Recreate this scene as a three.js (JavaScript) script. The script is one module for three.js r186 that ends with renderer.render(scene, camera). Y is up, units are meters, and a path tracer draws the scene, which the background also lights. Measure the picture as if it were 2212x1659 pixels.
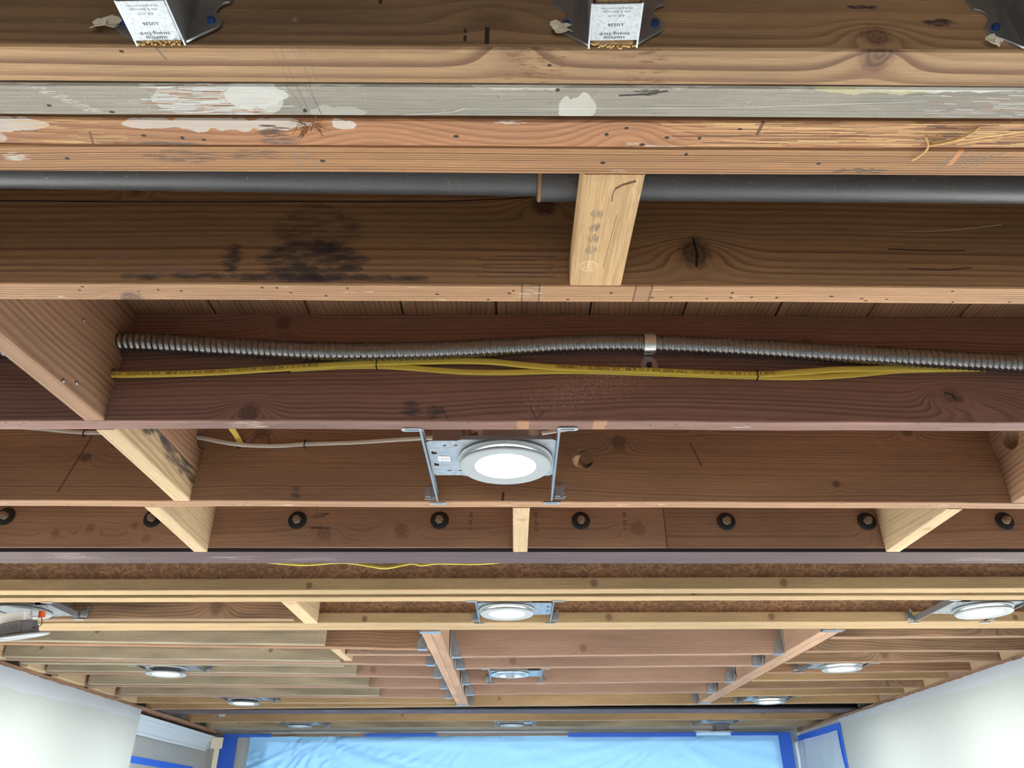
import * as THREE from 'three';
import { mergeGeometries, toCreasedNormals } from 'three/addons/utils/BufferGeometryUtils.js';
import { RoundedBoxGeometry } from 'three/addons/geometries/RoundedBoxGeometry.js';
import { RectAreaLightUniformsLib } from 'three/addons/lights/RectAreaLightUniformsLib.js';
import { Brush, Evaluator, SUBTRACTION } from 'three-bvh-csg';

// ------------------------------------------------------------------ camera, sky, exposure
RectAreaLightUniformsLib.init();
const scene = new THREE.Scene();
const renderer = new THREE.WebGLRenderer({ antialias: true });
renderer.toneMapping = THREE.LinearToneMapping;
renderer.toneMappingExposure = 1.27;
renderer.shadowMap.enabled = true;
const camera = new THREE.PerspectiveCamera(53.1, 2212 / 1659, 0.03, 200);
camera.rotation.order = 'YXZ';
camera.position.set(0, 1.75, 0);
camera.rotation.set(0.51775, 0.003, -0.003);
scene.background = new THREE.Color().setRGB(0.9, 0.95, 1.0);   // bright overcast daylight outside the openings
scene.backgroundIntensity = 17.0;
const LED_NITS = 400;                                            // recessed lamps
const B = 2.385;                                                 // underside of the joists

// ------------------------------------------------------------------ small tools
let seedState = 7;
function rnd() { seedState = (seedState * 1664525 + 1013904223) >>> 0; return seedState / 4294967296; }
const rr = (a, b) => a + (b - a) * rnd();
const PERM = new Uint8Array(512);
{ const p = Array.from({ length: 256 }, (_, i) => i); for (let i = 255; i > 0; i--) { const j = Math.floor(rnd() * (i + 1)); const t = p[i]; p[i] = p[j]; p[j] = t; } for (let i = 0; i < 512; i++) PERM[i] = p[i & 255]; }
function vn(x, y) {                                              // value noise 0..1
  const xi = Math.floor(x), yi = Math.floor(y); let fx = x - xi, fy = y - yi;
  fx = fx * fx * (3 - 2 * fx); fy = fy * fy * (3 - 2 * fy);
  const X = xi & 255, Y = yi & 255, a = PERM[X] + Y, b = PERM[X + 1] + Y;
  const v0 = PERM[a & 511], v1 = PERM[b & 511], v2 = PERM[(a + 1) & 511], v3 = PERM[(b + 1) & 511];
  return ((v0 + (v1 - v0) * fx) * (1 - fy) + (v2 + (v3 - v2) * fx) * fy) / 255;
}
const fbm = (x, y) => (vn(x, y) * 4 + vn(x * 2.1 + 9, y * 2.1 + 3) * 2 + vn(x * 4.3 + 5, y * 4.3 + 7)) / 7;
const sst = (a, b, x) => { const t = Math.min(1, Math.max(0, (x - a) / (b - a))); return t * t * (3 - 2 * t); };
const taken = {};
function numbered(n) { taken[n] = (taken[n] || 0) + 1; return taken[n] === 1 ? n : n + '_' + String(taken[n] - 1).padStart(3, '0'); }
function sh(m) { m.castShadow = true; m.receiveShadow = true; return m; }
function mesh(name, geo, mat, parent) { const m = sh(new THREE.Mesh(geo, mat)); m.name = name; if (parent) parent.add(m); return m; }
function tag(o, label, category, group) { o.userData.label = label; o.userData.category = category; if (group) o.userData.group = group; return o; }
function thing(name, label, category, pos, turn, group) { const g = new THREE.Group(); g.name = numbered(name); scene.add(g); if (pos) g.position.set(...pos); if (turn) g.rotation.y = turn; return tag(g, label, category, group); }
function single(name, geo, mat, label, category, pos, turn, group) { const m = mesh(numbered(name), geo, mat); if (pos) m.position.set(...pos); if (turn) m.rotation.y = turn; scene.add(m); return tag(m, label, category, group); }
function struct(name, geo, mat, label) { const m = mesh(name, geo, mat); m.userData.kind = 'structure'; if (label) { m.userData.label = label; m.userData.category = name.replace(/_.*/, ''); } scene.add(m); return m; }
function bx(x0, x1, y0, y1, z0, z1) { const g = new THREE.BoxGeometry(Math.abs(x1 - x0), Math.abs(y1 - y0), Math.abs(z1 - z0)); g.translate((x0 + x1) / 2, (y0 + y1) / 2, (z0 + z1) / 2); return g; }
function merge(list) { return mergeGeometries(list.map((g) => { const n = g.index ? g.toNonIndexed() : g; for (const k of Object.keys(n.attributes)) if (!['position', 'normal', 'uv'].includes(k)) n.deleteAttribute(k); return n; })); }
function quadGeo(pts, uvs) {                                     // pts: list of quads [a,b,c,d]
  const p = [], u = [];
  pts.forEach((q, i) => { const w = uvs ? uvs[i] : [[0, 0], [1, 0], [1, 1], [0, 1]]; for (const k of q.length === 3 ? [0, 1, 2] : [0, 1, 2, 0, 2, 3]) { p.push(...q[k]); u.push(...w[k]); } });
  const g = new THREE.BufferGeometry(); g.setAttribute('position', new THREE.Float32BufferAttribute(p, 3)); g.setAttribute('uv', new THREE.Float32BufferAttribute(u, 2)); g.computeVertexNormals(); return g;
}
const lerp = (a, b, t) => a + (b - a) * t;

// ------------------------------------------------------------------ textures (all computed)
function canvas(w, h) { const c = document.createElement('canvas'); c.width = w; c.height = h; return c; }
function ctex(c, wrap = THREE.MirroredRepeatWrapping) { const t = new THREE.CanvasTexture(c); t.colorSpace = THREE.SRGBColorSpace; t.wrapS = t.wrapT = wrap; t.magFilter = THREE.LinearFilter; t.anisotropy = 8; return t; }
// wood grain in a rectangle of a canvas; Lx, Ly are metres
function grain(ctx, rx, ry, rw, rh, Lx, Ly, o) {
  const im = ctx.createImageData(rw, rh), d = im.data, s = o.seed * 17.31, knots = o.knots || [];
  const ring = o.ring, wv = o.warp ?? 0.02, con = o.contrast ?? 0.6, tone = o.tone ?? 0.22, cath = o.cath ?? 0;
  for (let j = 0; j < rh; j++) {
    const y = (j + 0.5) / rh * Ly;
    for (let i = 0; i < rw; i++) {
      const x = (i + 0.5) / rw * Lx;
      let y2 = y + wv * (vn(x * 1.6 + s, y * 3 + s) - 0.5) * 2 + wv * 0.3 * (vn(x * 7 + s, y * 14) - 0.5);
      let phi = y2 / ring + 1.6 * (vn(3 + s, y2 / ring * 0.31) - 0.5);
      if (cath) phi += cath * ((x - Lx * 0.5) * (x - Lx * 0.5)) * 4 / (Lx * Lx);
      let kd = 9, kn = null;
      for (const k of knots) {
        const dx = (x - k.x) / k.r, dy = (y - k.y) / (k.r * (k.e || 1)), q = dx * dx / 7 + dy * dy / 2.2;
        if (q < 9) { phi += (k.a || 3.2) * Math.exp(-q * 1.1) * (0.0135 / ring) ** 0.6; const r2 = Math.sqrt(dx * dx + dy * dy); if (r2 < kd) { kd = r2; kn = k; } }
      }
      const fi = Math.floor(phi), f = phi - fi;
      const amp = 0.55 + 0.9 * (PERM[(fi + 300 + (o.seed | 0) * 7) & 255] / 255 - 0.3);
      let late = sst(0.25, 0.9, f) * (1 - sst(0.93, 1.0, f)) * amp * con;
      const fib = vn(x * 28 + s, y * 1500) - 0.5, fib2 = vn(x * 90, y * 2600 + s) - 0.5;
      const tn = fbm(x * 2.2 + s, y * 9 + s) - 0.5, tn2 = vn(x * 9 + s, y * 30) - 0.5;
      let m = 1 + fib * 0.13 + fib2 * 0.08 + tn * tone * 2 + tn2 * tone * 0.4;
      let r = lerp(o.base[0], o.dark[0], late), g = lerp(o.base[1], o.dark[1], late), b = lerp(o.base[2], o.dark[2], late);
      if (kn && kd < 1.5) { const t = (1 - sst(0.6, 1.35, kd + 0.35 * (vn(x * 160 + s, y * 160) - 0.5))) * (kn.op ?? 0.8) * 0.72, sw = 0.95 + 0.3 * Math.sin(kd * 15 + 2 * vn(x * 70, y * 70 + s)) + 0.25 * (vn(x * 300, y * 300) - 0.5); r = lerp(r, o.knot[0] * sw, t); g = lerp(g, o.knot[1] * sw, t); b = lerp(b, o.knot[2] * sw, t); }
      if (o.speck) { const sp = vn(x * 420 + s, y * 420); if (sp > 1 - o.speck) m *= 1.1; else if (sp < o.speck) m *= 0.88; }
      const q = (j * rw + i) * 4; d[q] = r * m; d[q + 1] = g * m; d[q + 2] = b * m; d[q + 3] = 255;
    }
  }
  ctx.putImageData(im, rx, ry);
}
const dim = (col) => col.split(',').map((v) => Math.round(+v * 0.85)).join(',');
function blotch(c, x, y, w, h, col, a, n = 60, size = 6) {       // a stain made of many small strokes
  for (let i = 0; i < n; i++) { const ang = rr(0, 6.28), q = Math.sqrt(rnd()); c.fillStyle = `rgba(${dim(col)},${a * rr(0.4, 1)})`; c.beginPath(); c.ellipse(x + Math.cos(ang) * q * w, y + Math.sin(ang) * q * h, rr(0.3, 1) * size * 1.8, rr(0.3, 1) * size * 0.6, rr(-0.2, 0.2), 0, 6.3); c.fill(); }
}
function patch(c, x0, x1, yTop, yBot, col, a, jag = 0.5, step = 2) {   // ragged paint or plaster remnant
  const s = rr(0, 99), mid = (yTop + yBot) / 2, h = (yBot - yTop) / 2, len = x1 - x0;
  for (let x = x0; x < x1; x += step) { const e = Math.sqrt(Math.max(0, Math.min(1, (x - x0) / (len * 0.16 + 4), (x1 - x) / (len * 0.16 + 4)))) * (0.86 + 0.28 * vn(x * 0.09 + s, 7));
    const u = mid - h * e * lerp(1, 0.25 + fbm(x * 0.05 + s, 3) * 1.3, jag), d = mid + h * e * lerp(1, 0.1 + fbm(x * 0.045 + s, 31) * 1.6 + 0.2 * (vn(x * 0.16, s) - 0.5), jag);
    c.fillStyle = `rgba(${dim(col)},${a * (0.88 + 0.12 * vn(x * 0.05, s + 4))})`; c.fillRect(x, u, step + 0.4, Math.max(0, d - u)); }
}
function streaks(c, x0, x1, y0, y1, col, a, n, len = 60, th = 2) { for (let i = 0; i < n; i++) { const x = rr(x0, x1), y = rr(y0, y1), l = rr(0.3, 1) * len; c.strokeStyle = `rgba(${dim(col)},${a * rr(0.4, 1)})`; c.lineWidth = rr(0.4, 1) * th; c.beginPath(); c.moveTo(x - l / 2, y + rr(-2, 2)); c.quadraticCurveTo(x, y + rr(-2, 2), x + l / 2, y + rr(-2, 2)); c.stroke(); } }
function line(c, col, w, pts) { c.strokeStyle = col; c.lineWidth = w; c.lineJoin = 'round'; c.beginPath(); pts.forEach((p, i) => (i ? c.lineTo(...p) : c.moveTo(...p))); c.stroke(); }
function holes(c, list, r = 3) { for (const [x, y] of list) { c.fillStyle = 'rgba(30,20,16,0.9)'; c.beginPath(); c.ellipse(x, y, r * rr(0.45, 0.75), r * rr(0.9, 1.5), 0, 0, 6.3); c.fill(); } }

// One texture per near member: rows 0..68% hold the broad face (0.24 m), rows 70..100% the narrow edge. Canvas row 0 is v = 1.
const FACE_M = 0.24;
function memberTex(o) {
  const W = o.W || 2048, H = 512, c = canvas(W, H), x = c.getContext('2d'), fh = Math.round(H * 0.68), e0 = Math.round(H * 0.7);
  x.fillStyle = '#7a5a48'; x.fillRect(0, 0, W, H);
  grain(x, 0, 0, W, fh, o.Lx, FACE_M, { ...o.face, ...o.wood, seed: o.seed });       // every side of a member has the timber's one colour
  grain(x, 0, e0, W, H - e0, o.Lx, o.edgeM || 0.04, { ...o.edge, ...o.wood, seed: o.seed + 3 });
  if (o.marks) o.marks(x, W, fh, e0, H, (mx) => (mx + o.Lx / 2) / o.Lx * W);
  return ctex(c);
}
const FACE_OLD = { ring: 0.0085, contrast: 0.75, warp: 0.012, tone: 0.1 };
const EDGE_GOLD = { ring: 0.006, contrast: 0.75, warp: 0.005, tone: 0.14 };

// board running along local +x, its broad faces at z = 0 (towards +z) and z = -t, underside at y = 0
function boardGeo(len, h, t, o = {}) {
  const n = o.seg || Math.max(2, Math.min(40, Math.round(len / 0.12))), c = o.chamfer ?? Math.min(0.002, t * 0.05), Lx = o.Lx || 2.4, u0 = o.u0 ?? 0.5, wob = o.wob || 0;
  const V_FACE = (y) => 0.32 + Math.min(0.24, y + (o.yOff || 0)) / FACE_M * 0.67, V_EDGE = (d) => 0.005 + d / t * 0.28;   // edge rows sit at low v
  const st = []; for (let i = 0; i <= n; i++) { const x = len * i / n; st.push([x, wob * (vn(x * 5 + (o.seed || 0) * 3.7, 1.3) - 0.5) * 2, wob * (vn(x * 4 + (o.seed || 0) * 5.1, 8.3) - 0.5) * 2]); }
  const q = [], w = [];
  const strip = (a, b, va, vb) => { for (let i = 0; i < n; i++) { const [x0, dy0, dz0] = st[i], [x1, dy1, dz1] = st[i + 1], U = (x) => u0 + x / Lx; const P = (pt, x, dy, dz) => [x, pt[0] + (pt[0] < h / 2 ? dy : 0), pt[1] + dz]; q.push([P(a, x0, dy0, dz0), P(a, x1, dy1, dz1), P(b, x1, dy1, dz1), P(b, x0, dy0, dz0)]); w.push([[U(x0), va], [U(x1), va], [U(x1), vb], [U(x0), vb]]); } };
  strip([c, 0], [h, 0], V_FACE(c), V_FACE(h));                       // near face
  strip([0, -c], [c, 0], V_EDGE(t - c), V_EDGE(t));                      // arris
  strip([0, -t + c], [0, -c], V_EDGE(c), V_EDGE(t - c));             // underside (near side = high v)
  strip([c, -t], [0, -t + c], V_EDGE(0), V_EDGE(c));
  strip([h, -t], [c, -t], V_FACE(h), V_FACE(c));                     // far face
  strip([h, 0], [h, -t], V_FACE(h), V_FACE(h - 0.02));               // top
  for (const e of [0, 1]) {                                          // ends
    const [x, dy, dz] = e ? st[n] : st[0]; const ring = [[c, 0], [h, 0], [h, -t], [c, -t], [0, -t + c], [0, -c]].map(([y, z]) => [x, y + (y < h / 2 ? dy : 0), z + dz]);
    const uv = ring.map((p) => [u0 + x / Lx + p[2] / Lx, V_FACE(Math.max(0, p[1]))]);
    for (let k = 1; k < 5; k++) { const tri = e ? [0, k + 1, k] : [0, k, k + 1]; q.push(tri.map((k2) => ring[k2])); w.push(tri.map((k2) => uv[k2])); }
  }
  return quadGeo(q, w);
}
const evaluator = new Evaluator(); evaluator.attributes = ['position', 'normal', 'uv']; evaluator.useGroups = false;
function drill(geo, list) {                                          // list: [x, y, r, zc] cylinders through the thickness (axis z)
  let a = new Brush(geo);
  for (const [x, y, r, depth = 0.4, z0 = 0.1] of list) { const cyl = new THREE.CylinderGeometry(r, r, depth, 28).rotateX(Math.PI / 2); cyl.translate(x, y, z0 - depth / 2); const b = new Brush(cyl); a.updateMatrixWorld(); b.updateMatrixWorld(); a = evaluator.evaluate(a, b, SUBTRACTION); }
  return a.geometry;
}
function woodMat(tex, o = {}) { return new THREE.MeshStandardMaterial({ map: tex, bumpMap: tex, bumpScale: o.bump ?? 0.0012, roughness: o.rough ?? 0.78, color: new THREE.Color(o.color || '#ffffff') }); }
// a member along the room's width given by its near lower edge at x = -2.3 and x = 2.3
function across(name, label, category, zL, zR, t, h, mat, o = {}) {
  const x0 = o.x0 ?? -2.3, x1 = o.x1 ?? 2.3, Z = (x) => lerp(zL, zR, (x + 2.3) / 4.6), len = Math.hypot(x1 - x0, Z(x1) - Z(x0));
  let g = boardGeo(len, h, t, { Lx: o.Lx || 2.4, u0: 0.5 + x0 / (o.Lx || 2.4) + (o.shift || 0), wob: o.wob ?? 0.0012, seed: o.seed || zL * 10, yOff: o.yOff });
  if (o.drill) g = drill(g, o.drill.map(([x, ...r]) => [x - x0, ...r]));
  const turn = -Math.atan2(Z(x1) - Z(x0), x1 - x0), m = mesh(numbered(name), g, mat);
  m.position.set(x0, o.y ?? B, Z(x0)); m.rotation.y = turn; scene.add(m); return tag(m, label, category, o.group);
}
// a block running away from the camera between zN and zF, right side at xr
function along(name, label, xrN, xrF, zN, zF, t, h, mat, o = {}) {
  const len = Math.hypot(zF - zN, xrF - xrN);
  let g = boardGeo(len, h, t, { Lx: o.Lx || 2.4, u0: o.u0 ?? rnd(), wob: 0.0008, seed: o.seed || zN * 7, yOff: o.yOff });
  if (o.drill) g = drill(g, o.drill);
  const m = mesh(numbered(name), g, mat); m.position.set(xrN, o.y ?? B, zN); m.rotation.y = Math.PI / 2 - Math.atan2(xrF - xrN, -(zF - zN)); scene.add(m);
  return tag(m, label, o.category || 'blocking', o.group);
}

// ------------------------------------------------------------------ materials
const M = {};
{
  // galvanised metal: spangle
  const c = canvas(256, 256), x = c.getContext('2d'), im = x.createImageData(256, 256);
  for (let j = 0; j < 256; j++) for (let i = 0; i < 256; i++) { const v = 168 + 24 * (vn(i * 0.09, j * 0.09) - 0.5) + 18 * (vn(i * 0.4, j * 0.4) - 0.5), q = (j * 256 + i) * 4; im.data[q] = v * 0.97; im.data[q + 1] = v; im.data[q + 2] = v * 1.03; im.data[q + 3] = 255; }
  x.putImageData(im, 0, 0); M.galvTex = ctex(c);
}
M.galv = new THREE.MeshStandardMaterial({ map: M.galvTex, metalness: 0.88, roughness: 0.42 });
M.steelBar = new THREE.MeshStandardMaterial({ color: '#a9aeb3', metalness: 0.85, roughness: 0.35 });
M.conduit = new THREE.MeshStandardMaterial({ color: '#88888b', metalness: 0.95, roughness: 0.24 });
M.strap = new THREE.MeshStandardMaterial({ color: '#d6dade', metalness: 0.95, roughness: 0.22 });
M.trim = new THREE.MeshStandardMaterial({ color: '#969a9d', roughness: 0.5 });
M.lensOff = new THREE.MeshStandardMaterial({ color: '#e3e7ea', roughness: 0.35 });
M.lensOn = new THREE.MeshStandardMaterial({ color: '#ffffff', roughness: 0.5, emissive: new THREE.Color().setRGB(0.95, 1.0, 0.98), emissiveIntensity: 12 });
M.module = new THREE.MeshStandardMaterial({ color: '#6c6b6e', roughness: 0.45, metalness: 0.4 });
M.paperLabel = new THREE.MeshStandardMaterial({ color: '#d9d6d3', roughness: 0.7 });
M.orange = new THREE.MeshStandardMaterial({ color: '#d9571d', roughness: 0.45 });
M.blackRubber = new THREE.MeshStandardMaterial({ color: '#222224', roughness: 0.5 });
M.darkIron = new THREE.MeshStandardMaterial({ color: '#2a2a2e', roughness: 0.55, metalness: 0.6 });
M.boltHead = new THREE.MeshStandardMaterial({ color: '#94806f', roughness: 0.4, metalness: 0.6 });
M.blueScrew = new THREE.MeshStandardMaterial({ color: '#2c4f92', roughness: 0.35, metalness: 0.55 });
M.nail = new THREE.MeshStandardMaterial({ color: '#8b8783', roughness: 0.4, metalness: 0.8 });
M.fibre = new THREE.MeshStandardMaterial({ color: '#c9a468', roughness: 0.9 });
M.fluff = new THREE.MeshStandardMaterial({ color: '#d8cdbb', roughness: 1 });
M.whiteCable = new THREE.MeshStandardMaterial({ color: '#dcd6ce', roughness: 0.42 });
M.web = new THREE.MeshStandardMaterial({ color: '#b9aa9a', roughness: 0.9 });
function wallMat(col, sc, amp) {                                     // rolled paint: fine relief only
  const c = canvas(512, 512), x = c.getContext('2d'), im = x.createImageData(512, 512);
  for (let j = 0; j < 512; j++) for (let i = 0; i < 512; i++) { const v = 236 + amp * (fbm(i * 0.06, j * 0.06) - 0.5) + amp * 0.7 * (vn(i * 0.5, j * 0.5) - 0.5), q = (j * 512 + i) * 4; im.data[q] = im.data[q + 1] = im.data[q + 2] = v; im.data[q + 3] = 255; }
  x.putImageData(im, 0, 0); const t = ctex(c); t.repeat.set(sc, sc);
  return new THREE.MeshStandardMaterial({ map: t, bumpMap: t, bumpScale: 0.0004, color: new THREE.Color(col), roughness: 0.7 });
}
M.wall = wallMat('#b0b3ae', 3, 5);
M.wallGrey = wallMat('#acaca7', 3, 14);
M.mud = wallMat('#b6babe', 4, 18);
M.floor = wallMat('#f2efe8', 2, 30);
M.tape = new THREE.MeshStandardMaterial({ color: '#2a63cf', roughness: 0.55 });
M.tapeDeep = new THREE.MeshStandardMaterial({ color: '#1f52b8', roughness: 0.55 });
M.tapeBeige = new THREE.MeshStandardMaterial({ color: '#d8cfb6', roughness: 0.7 });
M.film = new THREE.MeshPhysicalMaterial({ color: new THREE.Color('#8fc4ef'), transmission: 0.03, roughness: 0.62, thickness: 0, side: THREE.DoubleSide });
M.filmClear = new THREE.MeshPhysicalMaterial({ color: '#dfe8f0', transmission: 0.55, roughness: 0.45, thickness: 0, side: THREE.DoubleSide });
M.mould = new THREE.MeshStandardMaterial({ color: '#c3c9cd', roughness: 0.4 });

// --- near members, each with its own grain
const FB = [140, 98, 80];
const TX = {};
TX.header = memberTex({ seed: 1, wood: { base: [162, 129, 94], dark: [110, 77, 53], knot: [79, 51, 38] }, Lx: 1.2, face: { ...FACE_OLD, ring: 0.016, contrast: 0.5, tone: 0.3, knots: [{ x: 0.58, y: 0.19, r: 0.02, op: 0.12, a: 1.5 }, { x: 0.95, y: 0.22, r: 0.014, op: 0.7 }] }, edge: { ...EDGE_GOLD, ring: 0.0105, contrast: 1.0, warp: 0.004, knots: [{ x: 0.6, y: -0.002, r: 0.016, a: 1.6, op: 0.25 }, { x: 0.95, y: 0.006, r: 0.016, a: 1.4, op: 0.8 }] },
  marks(c, W, fh, e0, H, X) {
    for (const [a, n] of [[0.022, 60], [0.128, 46]]) for (let i = 0; i < n; i++) { const y = rr(e0, H); blotch(c, X(a) + (i - n / 2) * 1.5, y, 14, 4, '118,72,40', 0.28, 5, 5); }
    for (const [a, k] of [[-0.228, 9], [-0.219, 4], [-0.209, 12], [-0.203, 5], [-0.2, 10]]) line(c, 'rgba(92,94,100,0.4)', 1.4, [[X(a), e0 + k], [X(a) + k, e0 + 70], [X(a) + k + 3, H]]);
    line(c, 'rgba(80,84,92,0.7)', 3, [[X(-0.337), e0], [X(-0.331), e0 + 60]]);
    holes(c, [[X(-0.37), e0 + 28], [X(0.036), e0 + 72], [X(-0.045), fh - 20], [X(-0.045), fh - 36], [X(-0.13), fh - 100]], 5);
    line(c, 'rgba(20,16,15,0.9)', 7, [[X(-0.024), fh - 44], [X(-0.024), fh - 8]]);
    blotch(c, X(0.345), fh - 90, 30, 5, '52,36,40', 0.7, 10, 7); blotch(c, X(0.42), fh - 60, 24, 6, '52,36,40', 0.7, 10, 7);
    blotch(c, X(-0.21), fh - 58, 8, 4, '220,205,195', 0.6, 5, 3);
  } });
TX.grey = memberTex({ seed: 2, wood: { base: [146, 139, 128], dark: [125, 119, 109], knot: [74, 69, 62] }, Lx: 1.3, face: { ...FACE_OLD,  }, edge: { ring: 0.0045, contrast: 0.4, warp: 0.003, tone: 0.16, speck: 0.07 },
  marks(c, W, fh, e0, H, X) {
    const h = H - e0;
    for (let i = 0; i < 16; i++) { const q = rr(-0.63, 0.6); patch(c, X(q), X(q + rr(0.03, 0.12)), e0 - 8, e0 + rr(8, 26), '220,216,202', rr(0.4, 0.8), 1); }
    patch(c, X(-0.365), X(-0.232), e0 + 2, H - 3, '214,214,208', 0.92, 0.55); streaks(c, X(-0.36), X(-0.245), e0 + 6, H - 8, '176,112,72', 0.85, 60, 55, 5); streaks(c, X(-0.36), X(-0.245), e0 + 6, H - 8, '116,84,64', 0.8, 30, 45, 3); streaks(c, X(-0.36), X(-0.235), e0 + 6, H - 8, '236,236,234', 0.8, 50, 60, 5);
    patch(c, X(-0.29), X(-0.225), e0 + 4, H - 46, '228,228,222', 0.85, 0.85);
    patch(c, X(0.046), X(0.085), e0 + 40, H + 30, '216,214,202', 0.95, 0.85); patch(c, X(-0.21), X(-0.15), H - 50, H + 4, '206,203,190', 0.6, 0.8);
    line(c, 'rgba(196,197,193,0.9)', 3, [[X(-0.12), H - 8], [X(-0.06), H - 26], [X(-0.05), H - 42], [X(0.05), H - 44], [X(0.2), H - 50], [X(0.3), H - 66], [X(0.42), H - 88]]);
    patch(c, X(0.3), X(0.42), e0 - 4, e0 + 36, '226,218,166', 0.7, 0.9); patch(c, X(0.34), X(0.52), e0 - 2, e0 + 24, '232,232,224', 0.85, 0.8);
    streaks(c, X(0.43), X(0.54), e0 + 28, H - 12, '192,116,84', 0.7, 30, 40, 4); streaks(c, X(0.42), X(0.56), e0 + 20, H - 6, '238,238,238', 0.75, 40, 50, 6);
    line(c, 'rgba(40,32,26,0.9)', 7, [[X(0.107), e0 + 48], [X(0.135), e0 + 42], [X(0.155), e0 + 26]]); blotch(c, X(0.135), e0 + 34, 18, 14, '58,50,42', 0.8, 14, 6);
    for (const [a, k] of [[-0.225, 14], [-0.214, 6], [-0.206, 11], [-0.201, 3]]) line(c, 'rgba(84,88,98,0.42)', 1.6, [[X(a), e0], [X(a) + k, e0 + 80], [X(a) + k + 5, H]]);
    holes(c, [[X(0.045), e0 + 24], [X(-0.41), H - 20], [X(-0.47), H - 50], [X(-0.212), H - 30]], 6);
    for (let i = 0; i < 6; i++) { const q = -0.47 + i * 0.008; blotch(c, X(q), e0 + 24 + i * 20, 9, 7, '208,206,198', 0.8, 10, 7); blotch(c, X(q), e0 + 26 + i * 20, 3, 2, '170,104,76', 0.7, 3, 4); }
  } });
TX.split = memberTex({ seed: 3, wood: { base: [160, 113, 78], dark: [112, 70, 44], knot: [74, 48, 36] }, Lx: 1.4, face: FACE_OLD, edge: { ...EDGE_GOLD, ring: 0.010, contrast: 0.55, warp: 0.012, cath: 5, tone: 0.12, knots: [{ x: 0.82, y: 0.02, r: 0.02, a: 3, op: 0 }, { x: 0.55, y: 0.03, r: 0.03, a: 2.4, op: 0 }] },
  marks(c, W, fh, e0, H, X) {
    const h = H - e0;
    patch(c, X(-0.66), X(-0.485), e0, e0 + h * 0.55, '222,214,208', 0.85, 0.6); patch(c, X(-0.41), X(-0.21), e0 + 2, e0 + h * 0.42, '224,216,212', 0.85, 0.8); patch(c, X(-0.19), X(-0.165), e0 + 4, e0 + h * 0.42, '232,228,224', 0.85, 0.7);
    patch(c, X(-0.56), X(-0.54), e0 + h * 0.5, H - 8, '222,214,208', 0.7, 0.7); patch(c, X(-0.66), X(-0.58), H - 22, H, '214,196,180', 0.6, 0.8);
    streaks(c, X(-0.51), X(-0.42), e0 + 8, H - 10, '228,186,122', 0.75, 40, 90, 8); streaks(c, X(-0.5), X(-0.42), e0 + 8, H - 10, '96,60,40', 0.7, 12, 60, 3);
    line(c, 'rgba(110,64,40,0.85)', 4, [[X(-0.447), e0 + h * 0.5], [X(-0.452), H]]);
    streaks(c, X(0.2), X(0.62), e0 + 10, H - 18, '232,188,128', 0.8, 120, 170, 9); streaks(c, X(0.22), X(0.64), e0 + 10, H - 14, '112,66,42', 0.8, 46, 150, 4); streaks(c, X(0.44), X(0.6), e0 + 20, H - 30, '62,38,28', 0.75, 16, 70, 7);
    line(c, 'rgba(220,172,112,0.95)', 6, [[X(0.47), H - 40], [X(0.58), e0 + 26]]); line(c, 'rgba(210,160,100,0.95)', 5, [[X(0.48), H - 26], [X(0.57), e0 + 50]]);
    line(c, 'rgba(74,44,32,0.9)', 4, [[X(0.17), e0 + h * 0.55], [X(0.38), e0 + h * 0.52]]); line(c, 'rgba(84,52,40,0.8)', 5, [[X(0.262), e0 + 8], [X(0.26), e0 + h * 0.5]]);
    blotch(c, X(-0.255), e0 + h * 0.45, 22, 30, '84,54,36', 0.6, 30, 9); blotch(c, X(-0.25), e0 + h * 0.8, 26, 20, '82,84,92', 0.35, 40, 8);
    blotch(c, X(-0.37), H - 14, 50, 10, '80,72,66', 0.3, 40, 10); blotch(c, X(0.0), e0 + 18, 26, 8, '230,226,224', 0.7, 16, 6); blotch(c, X(0.155), H - 12, 50, 6, '226,216,208', 0.5, 24, 6); blotch(c, X(0.13), H - 28, 14, 8, '230,226,224', 0.6, 14, 5);
    holes(c, [[X(-0.585), e0 + h * 0.6], [X(-0.392), e0 + h * 0.62], [X(-0.352), e0 + h * 0.7], [X(-0.33), e0 + h * 0.76], [X(-0.06), e0 + h * 0.6], [X(0.1), e0 + h * 0.5], [X(0.12), e0 + h * 0.28], [X(0.165), e0 + h * 0.6], [X(0.14), e0 + h * 0.86], [X(0.2), e0 + h * 0.62], [X(0.24), e0 + h * 0.3]], 6);
  } });
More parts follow.
